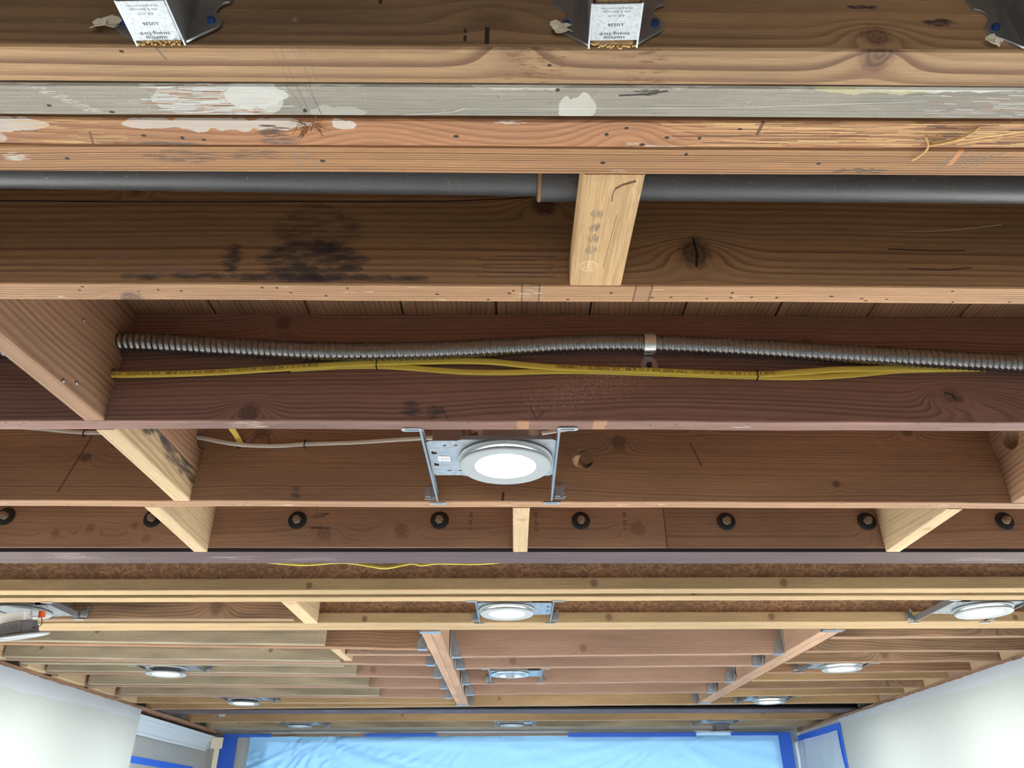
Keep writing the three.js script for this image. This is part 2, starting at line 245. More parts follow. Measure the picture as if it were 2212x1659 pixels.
TX.fine = memberTex({ seed: 4, wood: { base: [160, 118, 78], dark: [100, 64, 40], knot: [74, 48, 36] }, Lx: 1.4, face: FACE_OLD, edge: { ...EDGE_GOLD, ring: 0.0036, contrast: 0.85, warp: 0.006, tone: 0.1 },
  marks(c, W, fh, e0, H, X) {
    const h = H - e0;
    blotch(c, X(-0.36), e0 + h * 0.4, 60, 34, '92,74,62', 0.28, 90, 9); blotch(c, X(-0.28), e0 + h * 0.35, 40, 30, '92,74,62', 0.2, 60, 9); blotch(c, X(-0.545), e0 + h * 0.45, 20, 22, '228,222,216', 0.6, 30, 7);
    for (const [a, k] of [[-0.247, 10], [-0.241, 4], [-0.231, 14], [-0.228, 8]]) line(c, 'rgba(112,118,132,0.35)', 2.4, [[X(a), e0], [X(a) + k, e0 + h * 0.5], [X(a) + k + 8, e0 + h * 0.9]]);
    for (let i = 0; i < 9; i++) line(c, 'rgba(96,98,104,0.6)', 2.5, [[X(0.485 + i * 0.007), e0 + rr(4, 30)], [X(0.475 + i * 0.005), e0 + rr(70, 120)]]); line(c, 'rgba(190,130,80,0.9)', 9, [[X(0.49), e0], [X(0.487), e0 + 90]]);
    blotch(c, X(0.39), H - 30, 40, 14, '64,56,52', 0.4, 40, 7); holes(c, [[X(-0.49), e0 + h * 0.5], [X(-0.21), e0 + h * 0.55], [X(0.1), e0 + h * 0.55], [X(0.34), e0 + h * 0.55], [X(0.19), e0 + h * 0.25]], 6);
    blotch(c, X(0.12), H - 26, 12, 10, '230,224,220', 0.5, 12, 4);
  } });
TX.second = memberTex({ seed: 5, wood: { base: [167, 126, 88], dark: [118, 81, 57], knot: [69, 44, 36] }, Lx: 1.5, face: { ...FACE_OLD, ring: 0.0105, contrast: 0.7, warp: 0.012, tone: 0.1, knots: [{ x: 0.795, y: 0.097, r: 0.017, e: 0.95, op: 0.85, a: 2.6 }, { x: 1.005, y: 0.183, r: 0.021, e: 1.25, op: 0.9, a: 3.4 }, { x: 0.2, y: 0.07, r: 0.01 }] }, edge: { ...EDGE_GOLD, ring: 0.0052, contrast: 0.65, knots: [{ x: 0.22, y: 0.034, r: 0.014, op: 0.75 }] },
  marks(c, W, fh, e0, H, X) {
    const h = H - e0, Y = (m) => fh - m / FACE_M * fh;
    line(c, 'rgba(22,14,12,0.95)', 3, [[X(-0.75), Y(0.146)], [X(-0.4), Y(0.146)], [X(-0.1), Y(0.15)], [X(0.02), Y(0.158)], [X(0.06), Y(0.17)]]); line(c, 'rgba(26,16,14,0.9)', 2.5, [[X(0.15), Y(0.165)], [X(0.75), Y(0.16)]]);
    line(c, 'rgba(14,9,9,0.95)', 4, [[X(0.256), Y(0.083)], [X(0.258), Y(0.055)], [X(0.254), Y(0.032)]]);
    blotch(c, X(-0.277), Y(0.04), 90, 50, '42,36,42', 0.24, 200, 14); blotch(c, X(-0.275), Y(0.1), 80, 60, '50,38,40', 0.12, 140, 14); blotch(c, X(-0.39), Y(0.045), 12, 36, '40,34,38', 0.25, 50, 9); blotch(c, X(-0.32), Y(0.012), 300, 6, '52,44,48', 0.22, 120, 14);
    for (let i = 0; i < 13; i++) line(c, `rgba(${i % 2 ? '90,66,58' : '186,146,128'},0.5)`, 3, [[X(-0.03 + rr(-0.02, 0.01)), Y(0.012 + i * 0.0035)], [X(0.05 + rr(-0.02, 0.02)), Y(0.012 + i * 0.0035)]]);
    line(c, 'rgba(36,22,20,0.85)', 3, [[X(0.53), Y(0.066)], [X(0.6), Y(0.064)], [X(0.64), Y(0.065)]]); line(c, 'rgba(40,26,22,0.8)', 2.5, [[X(0.55), Y(0.032)], [X(0.6), Y(0.03)], [X(0.64), Y(0.035)]]);
    blotch(c, X(-0.55), Y(0.045), 40, 6, '176,134,112', 0.5, 10, 8); blotch(c, X(-0.47), Y(0.02), 50, 14, '160,132,122', 0.28, 30, 10);
    blotch(c, X(0.02), H - h * 0.45, 24, 52, '198,164,120', 0.4, 30, 12);
    c.fillStyle = 'rgba(142,106,76,0.75)'; c.fillRect(X(0.012), e0, X(0.036) - X(0.012), h); c.fillRect(X(0.168), e0, X(0.19) - X(0.168), h); for (const a of [0.012, 0.036, 0.168, 0.19]) line(c, 'rgba(90,58,38,0.8)', 3, [[X(a), e0], [X(a), H]]); streaks(c, X(0.012), X(0.036), e0 + 10, H - 10, '216,206,190', 0.7, 14, 24, 6);
    const l = []; for (let i = 0; i < 30; i++) l.push([X(rr(-0.72, 0.72)), rr(e0 + 20, H - 20)]); holes(c, l, 5); for (let i = 0; i < 10; i++) blotch(c, X(rr(-0.7, 0.7)), rr(e0 + 10, H - 10), 14, 8, '232,226,218', 0.6, 8, 4); streaks(c, X(-0.7), X(0.7), e0, H, '246,206,158', 0.3, 120, 120, 4);
  } });
TX.third = memberTex({ seed: 6, wood: { base: [130, 95, 84], dark: [94, 64, 56], knot: [64, 43, 36] }, Lx: 2.1, face: { ...FACE_OLD, ring: 0.0088, contrast: 0.75, warp: 0.022, tone: 0.1, knots: [{ x: 0.565, y: 0.224, r: 0.017, op: 0.85 }, { x: 1.87, y: 0.186, r: 0.018, e: 0.9, a: 5, op: 0.5 }, { x: 0.6, y: 0.03, r: 0.014, op: 0.7 }, { x: 1.62, y: 0.07, r: 0.01, op: 0.7 }, { x: 1.93, y: 0.205, r: 0.03, a: 3.4, op: 0 }] }, edge: { ...EDGE_GOLD, ring: 0.006, contrast: 0.7, tone: 0.22, speck: 0.06 },
  marks(c, W, fh, e0, H, X) {
    const h = H - e0, Y = (m) => fh - m / FACE_M * fh;
    c.fillStyle = 'rgba(214,190,182,0.5)'; for (let i = 0; i < 2600; i++) { const t = rr(0, 1), a = 0.045 + 0.2 * t + rr(-1, 1) * 0.05, b = 0.03 + 0.09 * t + (rnd() + rnd() - 1) * 0.045; if (b > 0.002 && b < 0.2) c.fillRect(X(a), Y(b), rr(0.8, 2.0), rr(0.8, 1.6)); }
    blotch(c, X(-0.19), Y(0.025), 14, 24, '52,44,52', 0.28, 40, 8); blotch(c, X(-0.145), Y(0.018), 10, 20, '52,44,52', 0.28, 30, 8); line(c, 'rgba(40,34,44,0.6)', 2.5, [[X(-0.135), Y(0.03)], [X(-0.12), Y(0.005)]]);
    line(c, 'rgba(44,38,46,0.7)', 2, [[X(0.03), Y(0.03)], [X(0.04), Y(0.004)], [X(0.055), Y(0.02)]]); for (const a of [0.9, 1.0]) blotch(c, X(a - 1.05), Y(0.06), 5, 16, '168,130,116', 0.3, 8, 5);
    line(c, 'rgba(34,28,28,0.9)', 5, [[X(0.808), Y(0.062)], [X(0.822), Y(0.058)], [X(0.825), Y(0.048)]]);
    c.fillStyle = 'rgba(160,118,82,0.8)'; c.fillRect(X(0.005), e0, 22, h); c.fillRect(X(0.146), e0, 24, h); streaks(c, X(-1), X(1), e0, H, '92,64,54', 0.4, 80, 60, 5); streaks(c, X(-1), X(1), e0, H, '226,190,166', 0.45, 90, 60, 5); blotch(c, X(-0.49), e0 + h / 2, 30, 60, '216,200,182', 0.5, 40, 10);
    const l = []; for (let i = 0; i < 18; i++) l.push([X(rr(-1, 1)), rr(e0 + 20, H - 20)]); holes(c, l, 4); blotch(c, X(0.425), e0 + h * 0.6, 20, 16, '226,214,206', 0.7, 14, 6);
  } });
TX.fourth = memberTex({ seed: 7, wood: { base: [156, 118, 87], dark: [116, 80, 59], knot: [72, 49, 39] }, Lx: 2.6, face: { ...FACE_OLD, ring: 0.0062, contrast: 0.65, warp: 0.02, tone: 0.12, knots: [{ x: 0.3, y: 0.135, r: 0.012, op: 0.8 }, { x: 0.62, y: 0.02, r: 0.012 }, { x: 0.7, y: 0.07, r: 0.02, a: 4, op: 0.5 }, { x: 0.36, y: 0.1, r: 0.01 }, { x: 1.55, y: 0.09, r: 0.017, op: 0.6 }, { x: 1.75, y: 0.04, r: 0.012, op: 0.8 }, { x: 1.97, y: 0.03, r: 0.01, op: 0.6 }, { x: 2.05, y: 0.195, r: 0.008 }, { x: 2.25, y: 0.06, r: 0.012, op: 0.6 }] }, edge: { ...EDGE_GOLD, ring: 0.007, contrast: 0.6, tone: 0.12 },
  marks(c, W, fh, e0, H, X) {
    const h = H - e0, Y = (m) => fh - m / FACE_M * fh; line(c, 'rgba(58,34,28,0.6)', 3, [[X(-1.0), Y(0.16)], [X(-1.04), Y(0.02)]]); line(c, 'rgba(58,34,28,0.6)', 3, [[X(0.42), Y(0.15)], [X(0.44), Y(0.09)]]);
    line(c, 'rgba(36,28,28,0.8)', 4, [[X(-0.025), Y(0.022)], [X(-0.027), Y(0)]]); streaks(c, X(-1.3), X(1.3), e0, H, '240,206,160', 0.4, 100, 70, 6); for (let i = 0; i < 10; i++) blotch(c, X(rr(-1.2, 1.2)), e0 + h * rr(0.2, 0.8), 16, 14, '232,224,212', 0.6, 10, 6); blotch(c, X(-0.5), Y(0.02), 6, 26, '46,40,48', 0.3, 20, 6);
    const l = []; for (let i = 0; i < 16; i++) l.push([X(rr(-1.2, 1.2)), rr(e0 + 20, H - 20)]); holes(c, l, 4);
  } });
TX.nailer = memberTex({ seed: 8, wood: { base: [149, 116, 93], dark: [120, 85, 66], knot: [98, 66, 51] }, Lx: 3.0, face: { ring: 0.011, contrast: 0.5, warp: 0.02, tone: 0.16, knots: [{ x: 0.34, y: 0.185, r: 0.012, op: 0.6 }, { x: 0.25, y: 0.2, r: 0.012, op: 0.6 }, { x: 0.46, y: 0.18, r: 0.01, op: 0.6 }, { x: 0.5, y: 0.215, r: 0.012, op: 0.5 }, { x: 0.98, y: 0.2, r: 0.02, op: 0.5 }, { x: 1.19, y: 0.192, r: 0.02, op: 0.6, a: 4 }, { x: 1.5, y: 0.225, r: 0.02, op: 0.3 }, { x: 1.84, y: 0.185, r: 0.02, op: 0.55, a: 4 }, { x: 2.55, y: 0.2, r: 0.02, op: 0.4 }] }, edge: EDGE_GOLD,
  marks(c, W, fh, e0, H, X) {
    const Y = (m) => fh - m / FACE_M * fh; c.fillStyle = 'rgba(60,44,44,0.55)';
    for (const a of [-0.125, 0.055, 0.3]) for (let i = 0; i < 10; i++) if (i % 4 !== 3) c.fillRect(X(a) + rr(-1, 1), Y(0.1) + i * 8, rr(5, 8), rr(3, 6));
    blotch(c, X(-0.535), Y(0.09), 16, 12, '48,44,48', 0.5, 16, 5); blotch(c, X(-0.535), Y(0.055), 20, 6, '48,44,48', 0.5, 14, 5); streaks(c, X(-0.65), X(-0.5), Y(0.06), Y(0.03), '60,44,40', 0.5, 10, 40, 2);
  } });
// further members share a few kinds of timber
const kinds = {
  red: { wood: { base: [142, 114, 97], dark: [125, 94, 76], knot: [82, 55, 43] }, face: { ring: 0.01, contrast: 0.5, tone: 0.12, knots: [{ x: 0.5, y: 0.2, r: 0.014, op: 0.5 }, { x: 1.5, y: 0.21, r: 0.016, op: 0.5 }] }, edge: { ring: 0.008, contrast: 0.4, tone: 0.1 } },
  dark: { wood: { base: [136, 108, 84], dark: [99, 74, 56], knot: [61, 43, 36] }, face: { ring: 0.012, contrast: 0.8, warp: 0.04, tone: 0.42, knots: [{ x: 0.6, y: 0.2, r: 0.025, a: 4, op: 0.5 }, { x: 1.7, y: 0.19, r: 0.03, a: 4, op: 0.3 }] }, edge: { ring: 0.008, contrast: 0.4, tone: 0.12 } },
  tan: { wood: { base: [157, 129, 94], dark: [136, 104, 71], knot: [88, 60, 43] }, face: { ring: 0.011, contrast: 0.5, warp: 0.03, tone: 0.14, knots: [{ x: 1.1, y: 0.2, r: 0.012, op: 0.6 }] }, edge: { ring: 0.008, contrast: 0.4, tone: 0.1 } },
  weathered: { wood: { base: [137, 125, 105], dark: [114, 103, 84], knot: [69, 57, 47] }, face: { ring: 0.012, contrast: 0.5, warp: 0.02, tone: 0.28, knots: [{ x: 0.5, y: 0.2, r: 0.01 }, { x: 1.4, y: 0.19, r: 0.008 }], speck: 0.08 }, edge: { ring: 0.008, contrast: 0.45, tone: 0.2 } },
  fresh: { wood: { base: [182, 157, 123], dark: [157, 128, 93], knot: [118, 85, 61] }, face: { ring: 0.0125, contrast: 0.6, warp: 0.02, tone: 0.1 }, edge: { ring: 0.011, contrast: 0.4, tone: 0.1, knots: [{ x: 0.5, y: 0.02, r: 0.012, op: 0.4 }, { x: 1.4, y: 0.02, r: 0.012, op: 0.4 }] } },
  flange: { wood: { base: [163, 138, 102], dark: [146, 116, 83], knot: [83, 52, 40] }, face: { ring: 0.009, contrast: 0.4, tone: 0.16, knots: [{ x: 0.3, y: 0.22, r: 0.013, op: 0.7 }, { x: 1.2, y: 0.225, r: 0.01, op: 0.8 }] }, edge: { ring: 0.01, contrast: 0.45, tone: 0.1 } },
  brown: { wood: { base: [148, 112, 85], dark: [108, 75, 54], knot: [69, 44, 34] }, face: { ring: 0.0125, contrast: 0.7, warp: 0.03, tone: 0.14 }, edge: { ring: 0.0055, contrast: 0.7, tone: 0.1 } },
};
let ks = 20; for (const k of Object.keys(kinds)) { const big = k === 'brown' || k === 'fresh'; TX[k] = memberTex({ seed: ks++, Lx: 2.4, W: big ? 2048 : 1024, ...kinds[k] }); M[k] = woodMat(TX[k], { bump: big ? 0.001 : 0.0006 }); }
for (const k of ['header', 'grey', 'split', 'fine', 'second', 'third', 'fourth', 'nailer']) M[k] = woodMat(TX[k], { bump: k === 'grey' || k === 'split' ? 0.0022 : 0.0014, rough: 0.72 });
{ // rough block with saw fuzz and dirt spots: length along canvas x, its underside in the lowest 30 % of the rows
  const c = canvas(512, 1024), x = c.getContext('2d'), e = 716;
  grain(x, 0, 0, 512, 1024, 0.2, 0.3, { seed: 33, base: [179, 146, 105], dark: [154, 118, 79], knot: [98, 66, 41], ring: 0.02, contrast: 0.5, warp: 0.02, tone: 0.16 });
  streaks(x, 0, 512, e, 1024, '238,206,158', 0.4, 90, 220, 8); streaks(x, 0, 512, e, 1024, '170,124,80', 0.35, 50, 200, 4);
  for (const a of [175, 235, 290, 345]) blotch(x, a, 930, 16, 30, '112,104,92', 0.3, 40, 8);
  line(x, 'rgba(88,56,34,0.95)', 9, [[66, 860], [50, 830], [42, 800], [34, 770]]); line(x, 'rgba(100,66,40,0.9)', 5, [[66, 860], [90, 868], [120, 866]]); line(x, 'rgba(120,80,50,0.8)', 3, [[180, 830], [440, 850]]);
  streaks(x, 60, 130, e + 10, e + 70, '246,222,182', 0.7, 24, 40, 5); x.strokeStyle = 'rgba(246,224,186,0.7)'; x.lineWidth = 4; x.beginPath(); x.ellipse(430, 930, 26, 46, 0, 0, 6.3); x.stroke(); blotch(x, 430, 930, 20, 36, '246,222,180', 0.35, 30, 9);
  for (let i = 0; i < 120; i++) line(x, 'rgba(150,108,70,0.5)', 1.5, [[rr(0, 26), rr(e, 1024)], [rr(4, 34), rr(e, 1024)]].map((p, k, l) => (k ? [l[0][0] + rr(4, 14), l[0][1] + rr(-3, 3)] : p)));
  M.rough = woodMat(ctex(c), { bump: 0.003, rough: 0.85 });
  const stainMarks = (k, W, fh) => { for (let i = 0; i < 5; i++) { blotch(k, W * (0.34 + 0.022 * i), fh * rr(0.62, 0.86), 26, 26, '44,42,44', 0.3, 70, 12); } blotch(k, W * 0.42, fh * 0.8, 90, 16, '60,50,44', 0.25, 80, 12); };
  M.stained = woodMat(memberTex({ seed: 51, Lx: 2.4, W: 2048, ...kinds.fresh, face: { ...kinds.fresh.face, contrast: 0.9 }, marks: stainMarks }), { bump: 0.001 });
}
{ // oriented strand board
  const c = canvas(1024, 512), x = c.getContext('2d'); x.fillStyle = '#a88a70'; x.fillRect(0, 0, 1024, 512);
  for (let i = 0; i < 3800; i++) { const a = rr(0, 6.28), t = rr(0, 1), l = rr(18, 70), w = rr(4, 18); x.save(); x.translate(rr(-20, 1044), rr(-20, 532)); x.rotate(a); const b = lerp(0.74, 1.1, t); x.fillStyle = `rgba(${184 * b | 0},${148 * b | 0},${118 * b | 0},0.8)`; x.fillRect(-l / 2, -w / 2, l, w); x.fillStyle = 'rgba(70,44,32,0.4)'; x.fillRect(-l / 2, w / 2, l, 1.4); x.restore(); }
  const t = ctex(c); M.osb = new THREE.MeshStandardMaterial({ map: t, bumpMap: t, bumpScale: 0.001, roughness: 0.85 });
}
{ // primer-painted steel with scuffs
  const c = canvas(2048, 128), x = c.getContext('2d'), im = x.createImageData(2048, 128);
  for (let j = 0; j < 128; j++) for (let i = 0; i < 2048; i++) { const v = 0.9 + 0.3 * (fbm(i * 0.008, j * 0.05) - 0.5) + 0.12 * (vn(i * 0.04, j * 0.5) - 0.5), q = (j * 2048 + i) * 4; im.data[q] = 84 * v; im.data[q + 1] = 62 * v; im.data[q + 2] = 63 * v; im.data[q + 3] = 255; }
  x.putImageData(im, 0, 0); streaks(x, 0, 2048, 4, 124, '150,134,138', 0.3, 160, 70, 2); for (const [a, b] of [[150, 30], [870, 60], [880, 90], [1180, 60], [1340, 50]]) streaks(x, a - 40, a + 60, b - 20, b + 20, '232,226,232', 0.7, 14, 60, 2.5);
  const t = ctex(c); M.primer = new THREE.MeshStandardMaterial({ map: t, roughness: 0.62 });
}
M.blackSteel = new THREE.MeshStandardMaterial({ color: '#26232a', roughness: 0.6, metalness: 0.3 });
{ // black drain pipe with dust
  const c = canvas(2048, 256), x = c.getContext('2d'); x.fillStyle = '#2b2b2e'; x.fillRect(0, 0, 2048, 256);
  for (let i = 0; i < 900; i++) { x.fillStyle = `rgba(${rnd() < 0.5 ? '66,64,66' : '20,20,24'},${rr(0.04, 0.14)})`; x.beginPath(); x.ellipse(rr(0, 2048), rr(0, 256), rr(8, 60), rr(3, 14), 0, 0, 6.3); x.fill(); }
  x.fillStyle = 'rgba(196,188,176,0.5)'; for (let i = 0; i < 1400; i++) x.fillRect(rr(0, 2048), rr(0, 256), rr(0.6, 2), rr(0.6, 2)); streaks(x, 0, 2048, 0, 256, '150,148,146', 0.25, 160, 50, 1.6);
  M.pipe = new THREE.MeshStandardMaterial({ map: ctex(c), roughness: 0.42 });
  M.pipeGlue = new THREE.MeshStandardMaterial({ color: '#7d6042', roughness: 0.9 });
}
function cableTex(text) {
  const c = canvas(2048, 32), x = c.getContext('2d'); x.fillStyle = '#d6bf52'; x.fillRect(0, 0, 2048, 32);
  for (let i = 0; i < 200; i++) { x.fillStyle = `rgba(${rnd() < 0.5 ? '230,212,104' : '192,168,62'},0.15)`; x.fillRect(rr(0, 2048), rr(0, 32), rr(10, 90), rr(1, 4)); }
  if (text) { x.fillStyle = 'rgba(50,46,20,0.88)'; x.font = 'bold 20px monospace'; x.textBaseline = 'middle'; x.fillText(text, 40, 13); }
  const t = ctex(c, THREE.RepeatWrapping); return new THREE.MeshStandardMaterial({ map: t, roughness: 0.4 });
}
M.yellow = cableTex('CERROMAX-T  SLiPWire SLP  NM-B 12-2 W/G 600V (UL)  10/17/24  22156 24 / C / 8.MYSE');
M.yellowPlain = cableTex('');
{ // text of the hangers' seats
  const c = canvas(256, 288), x = c.getContext('2d'); x.drawImage(M.galvTex.image, 0, 0, 256, 288);
  for (let i = 0; i < 1500; i++) { x.fillStyle = `rgba(${rnd() < 0.6 ? '188,194,196' : '154,160,162'},0.2)`; const a = rr(0, 256), b = rr(0, 288); x.save(); x.translate(a, b); x.rotate(rr(-0.8, 0.8)); x.fillRect(0, 0, rr(2, 14), 1.6); x.restore(); }
  x.fillStyle = 'rgba(34,36,40,0.95)'; x.textAlign = 'center'; x.font = 'bold 27px sans-serif'; x.fillText('SIMPSON', 128, 34); x.font = 'bold 30px sans-serif'; x.fillText('Strong-Tie\u00ae', 128, 64); x.font = 'bold 30px sans-serif'; x.fillText('LUS26', 128, 136); x.font = '21px sans-serif'; x.fillText('ESR-2523', 128, 206); x.fillText('Use & Warnings', 128, 236); x.fillText('strongtie.com/info', 128, 262);
  M.seatPrint = new THREE.MeshStandardMaterial({ map: ctex(c), roughness: 0.42, metalness: 0.88 });
}
{ // barcode sticker and printed module label
  const c = canvas(128, 128), x = c.getContext('2d'); x.fillStyle = '#eeeeee'; x.fillRect(0, 0, 128, 128); x.fillStyle = '#222'; for (let i = 0; i < 16; i++) x.fillRect(44, 16 + i * 5, 66, rr(1, 3.4)); x.font = '13px sans-serif'; for (let i = 0; i < 5; i++) x.fillRect(14, 14 + i * 18, 16, 8); x.fillRect(44, 108, 60, 6); M.sticker = new THREE.MeshStandardMaterial({ map: ctex(c), roughness: 0.6 });
  const d = canvas(256, 96), y = d.getContext('2d'); y.fillStyle = '#716f72'; y.fillRect(0, 0, 256, 96); y.fillStyle = 'rgba(40,38,42,0.85)'; for (let r = 0; r < 4; r++) for (let k = 0; k < 30; k++) if (rnd() < 0.8) y.fillRect(20 + k * 7.4, 14 + r * 17, rr(3, 6), 11); M.moduleLabel = new THREE.MeshStandardMaterial({ map: ctex(d), roughness: 0.5 });
}

// ------------------------------------------------------------------ the room shell
const wallL = (z) => -2.23 + 0.0205 * z, wallR = (z) => 2.16 - 0.0145 * z;
function skew(g, slope) { const p = g.attributes.position; for (let i = 0; i < p.count; i++) p.setX(i, p.getX(i) + slope * p.getZ(i)); g.computeVertexNormals(); return g; }
function uvMetres(g, s = 1) { const p = g.attributes.position, n = g.attributes.normal, u = g.attributes.uv; for (let i = 0; i < p.count; i++) { const ax = Math.abs(n.getX(i)), ay = Math.abs(n.getY(i)); if (ax > 0.6) u.setXY(i, p.getZ(i) * s, p.getY(i) * s); else if (ay > 0.6) u.setXY(i, p.getX(i) * s, p.getZ(i) * s); else u.setXY(i, p.getX(i) * s, p.getY(i) * s); } return g; }
const OPEN = [-3.35, -1.75];                                        // patio openings in both side walls, out of view
const ROOM_Z0 = 2.6, FAR = -6.76, TOP = B - 0.02;
struct('floor', uvMetres(bx(-2.6, 2.6, -0.12, 0, FAR - 0.2, ROOM_Z0 + 0.2), 0.5), M.floor, 'pale floor of the room below');
struct('wall_left', uvMetres(merge([...[[-2.33, -2.23, TOP, -5.17, ROOM_Z0], [-2.5, -2.42, B + 0.3, FAR - 0.2, ROOM_Z0 + 0.1]].flatMap(([a, b, h, z0, z1]) => [bx(a, b, 0, h, z0, OPEN[0]), bx(a, b, 0, h, OPEN[1], z1), bx(a, b, 2.06, h, OPEN[0], OPEN[1])].map((g) => skew(g, 0.0205)))]), 0.5), M.wall, 'off-white painted wall at the left of the room');
struct('wall_right', uvMetres(merge([...[[2.16, 2.26, TOP, FAR, ROOM_Z0], [2.34, 2.42, B + 0.3, FAR - 0.2, ROOM_Z0 + 0.1]].flatMap(([a, b, h, z0, z1]) => [bx(a, b, 0, h, z0, OPEN[0]), bx(a, b, 0, h, OPEN[1], z1), bx(a, b, 2.06, h, OPEN[0], OPEN[1])].map((g) => skew(g, -0.0145)))]), 0.5), M.wall, 'off-white painted wall at the right of the room');
struct('wall_alcove', uvMetres(skew(bx(-2.44, -2.36, 0, TOP, FAR, -5.17), 0.0205), 0.5), M.wallGrey, 'grey set-back wall beyond the left wall corner');
struct('wall_back', uvMetres(merge([bx(-2.65, -2.02, -0.1, B + 0.3, FAR - 0.12, FAR), bx(2.1, 2.65, -0.1, B + 0.3, FAR - 0.12, FAR), bx(-2.02, 2.1, B - 0.07, B + 0.3, FAR - 0.12, FAR), bx(-2.02, 2.1, -0.1, 0.1, FAR - 0.12, FAR)]), 0.5), M.wallGrey, 'far wall with a wide opening behind blue plastic');
struct('wall_front', uvMetres(merge([bx(-2.65, -0.3, -0.1, B + 0.3, ROOM_Z0, ROOM_Z0 + 0.12), bx(0.3, 2.65, -0.1, B + 0.3, ROOM_Z0, ROOM_Z0 + 0.12), bx(-0.3, 0.3, -0.1, 1.1, ROOM_Z0, ROOM_Z0 + 0.12), bx(-0.3, 0.3, 2.0, B + 0.3, ROOM_Z0, ROOM_Z0 + 0.12)]), 0.5), M.wall, 'wall behind the viewer with a window opening');
struct('ground', merge([bx(-12, -2.65, -0.22, -0.12, FAR - 0.2, ROOM_Z0 + 0.2), bx(2.65, 12, -0.22, -0.12, FAR - 0.2, ROOM_Z0 + 0.2), bx(-9, 9, -0.22, -0.12, FAR - 8, FAR - 0.2), bx(-9, 9, -0.22, -0.12, ROOM_Z0 + 0.2, ROOM_Z0 + 9)]), new THREE.MeshStandardMaterial({ color: '#a9a69d', roughness: 0.9 }), 'pale concrete ground outside the openings');
struct('trim_1', bx(-2.3, 2.22, B - 0.022, B - 0.002, FAR, FAR + 0.02), M.mud, 'thin white plaster edge along the top of the far wall');
// subfloor: boards run away from the viewer over the near bays, strand board over the far ones
{
  const c = new THREE.Group(); c.name = 'ceiling'; c.userData = { kind: 'structure', label: 'rough board subfloor seen between the joists', category: 'ceiling' }; scene.add(c);
  mesh('subfloor_panel', uvMetres(bx(-2.6, 2.6, B + 0.256, B + 0.3, FAR - 0.2, ROOM_Z0 + 0.2), 0.8), M.osb, c);
  const gs = [0, 1, 2].map((k) => { const g = boardGeo(2.9, 0.02, 0.181, { Lx: 2.4, u0: 0.17 * k, chamfer: 0.002, seed: k }); // broad side turned down
    const p = g.attributes.position, u = g.attributes.uv; for (let i = 0; i < p.count; i++) u.setXY(i, u.getX(i), 0.34 + 0.6 * (-p.getZ(i) / 0.181)); return g; });
  for (let i = 0; i < 25; i++) { const m = mesh(i ? 'plank_' + String(i).padStart(3, '0') : 'plank', gs[i % 3], M.brown, c); m.position.set(-2.25 + i * 0.1845, B + 0.2355, 0.85); m.rotation.y = Math.PI / 2; }
}
// plates on top of the side walls
for (const [s, f, lb] of [[-1, wallL, 'dark timber plate on top of the left wall'], [1, wallR, 'dark timber plate on top of the right wall']]) {
  const x0 = s < 0 ? -2.325 : 2.163, g = skew(bx(x0, x0 + 0.092, B - 0.0195, B - 0.001, FAR, 2.5), s < 0 ? 0.0205 : -0.0145); uvMetres(g, 0.4); const m = single('top_plate', g, M.brown, lb, 'wall plate');
}
// ragged band of joint compound at the head of each side wall
function raggedBand(zA, zB, fx, side, topF, botF, step = 0.025, jag = 0.004) {
  const q = [], n = Math.round(Math.abs(zB - zA) / step), P = []; let e = 0;
  for (let i = 0; i <= n; i++) { const z = lerp(zA, zB, i / n), x = fx(z) - side * 0.003; e = rnd() < 0.12 ? rr(0, 0.012) : e * 0.5; P.push([x, topF(z) - e * 0.5 - rr(0, jag) , botF(z) + jag * 2 * (fbm(z * 6, side * 9 + 20) - 0.5) * 2 - (rnd() < 0.03 ? 0.006 : 0), z, fx(z) - side * 0.0004]); }
  for (let i = 0; i < n; i++) { const a = P[i], b = P[i + 1]; const F = [[a[0], a[2], a[3]], [b[0], b[2], b[3]], [b[0], b[1], b[3]], [a[0], a[1], a[3]]]; q.push(side > 0 ? F.slice().reverse() : F); for (const k of [1, 2]) q.push([[a[0], a[k], a[3]], [b[0], b[k], b[3]], [b[4], b[k], b[3]], [a[4], a[k], a[3]]]); }
  return quadGeo(q);
}
single('plaster_band', raggedBand(-2.6, -5.165, wallL, -1, () => TOP + 0.004, (z) => B - 0.1 + 0.022 * sst(-3.6, -4.6, z) - 0.006), M.mud, 'ragged white joint compound band heading the left wall', 'plaster');
single('plaster_band', raggedBand(-2.6, -5.8, wallR, 1, () => TOP + 0.004, (z) => B - 0.078 + 0.026 * sst(-3.4, -5.6, z) - 0.002), M.mud, 'ragged white joint compound band heading the right wall', 'plaster');
// crown moulding in the alcove
{
  const s = new THREE.Shape(); const pr = [[0, 0], [0.012, 0], [0.016, 0.012], [0.03, 0.018], [0.05, 0.045], [0.07, 0.062], [0.078, 0.075], [0.09, 0.08], [0.095, 0.1], [0, 0.1]]; pr.forEach((p, i) => (i ? s.lineTo(...p) : s.moveTo(...p))); s.closePath();
  const g = new THREE.ExtrudeGeometry(s, { depth: 1.58, bevelEnabled: false }); const m = single('crown_moulding', g, M.mould, 'glossy white crown moulding over the alcove past the left wall', 'moulding', [wallL(-5.95) - 0.13, B - 0.14, -6.755]); m.rotation.y = 0.0205;
}
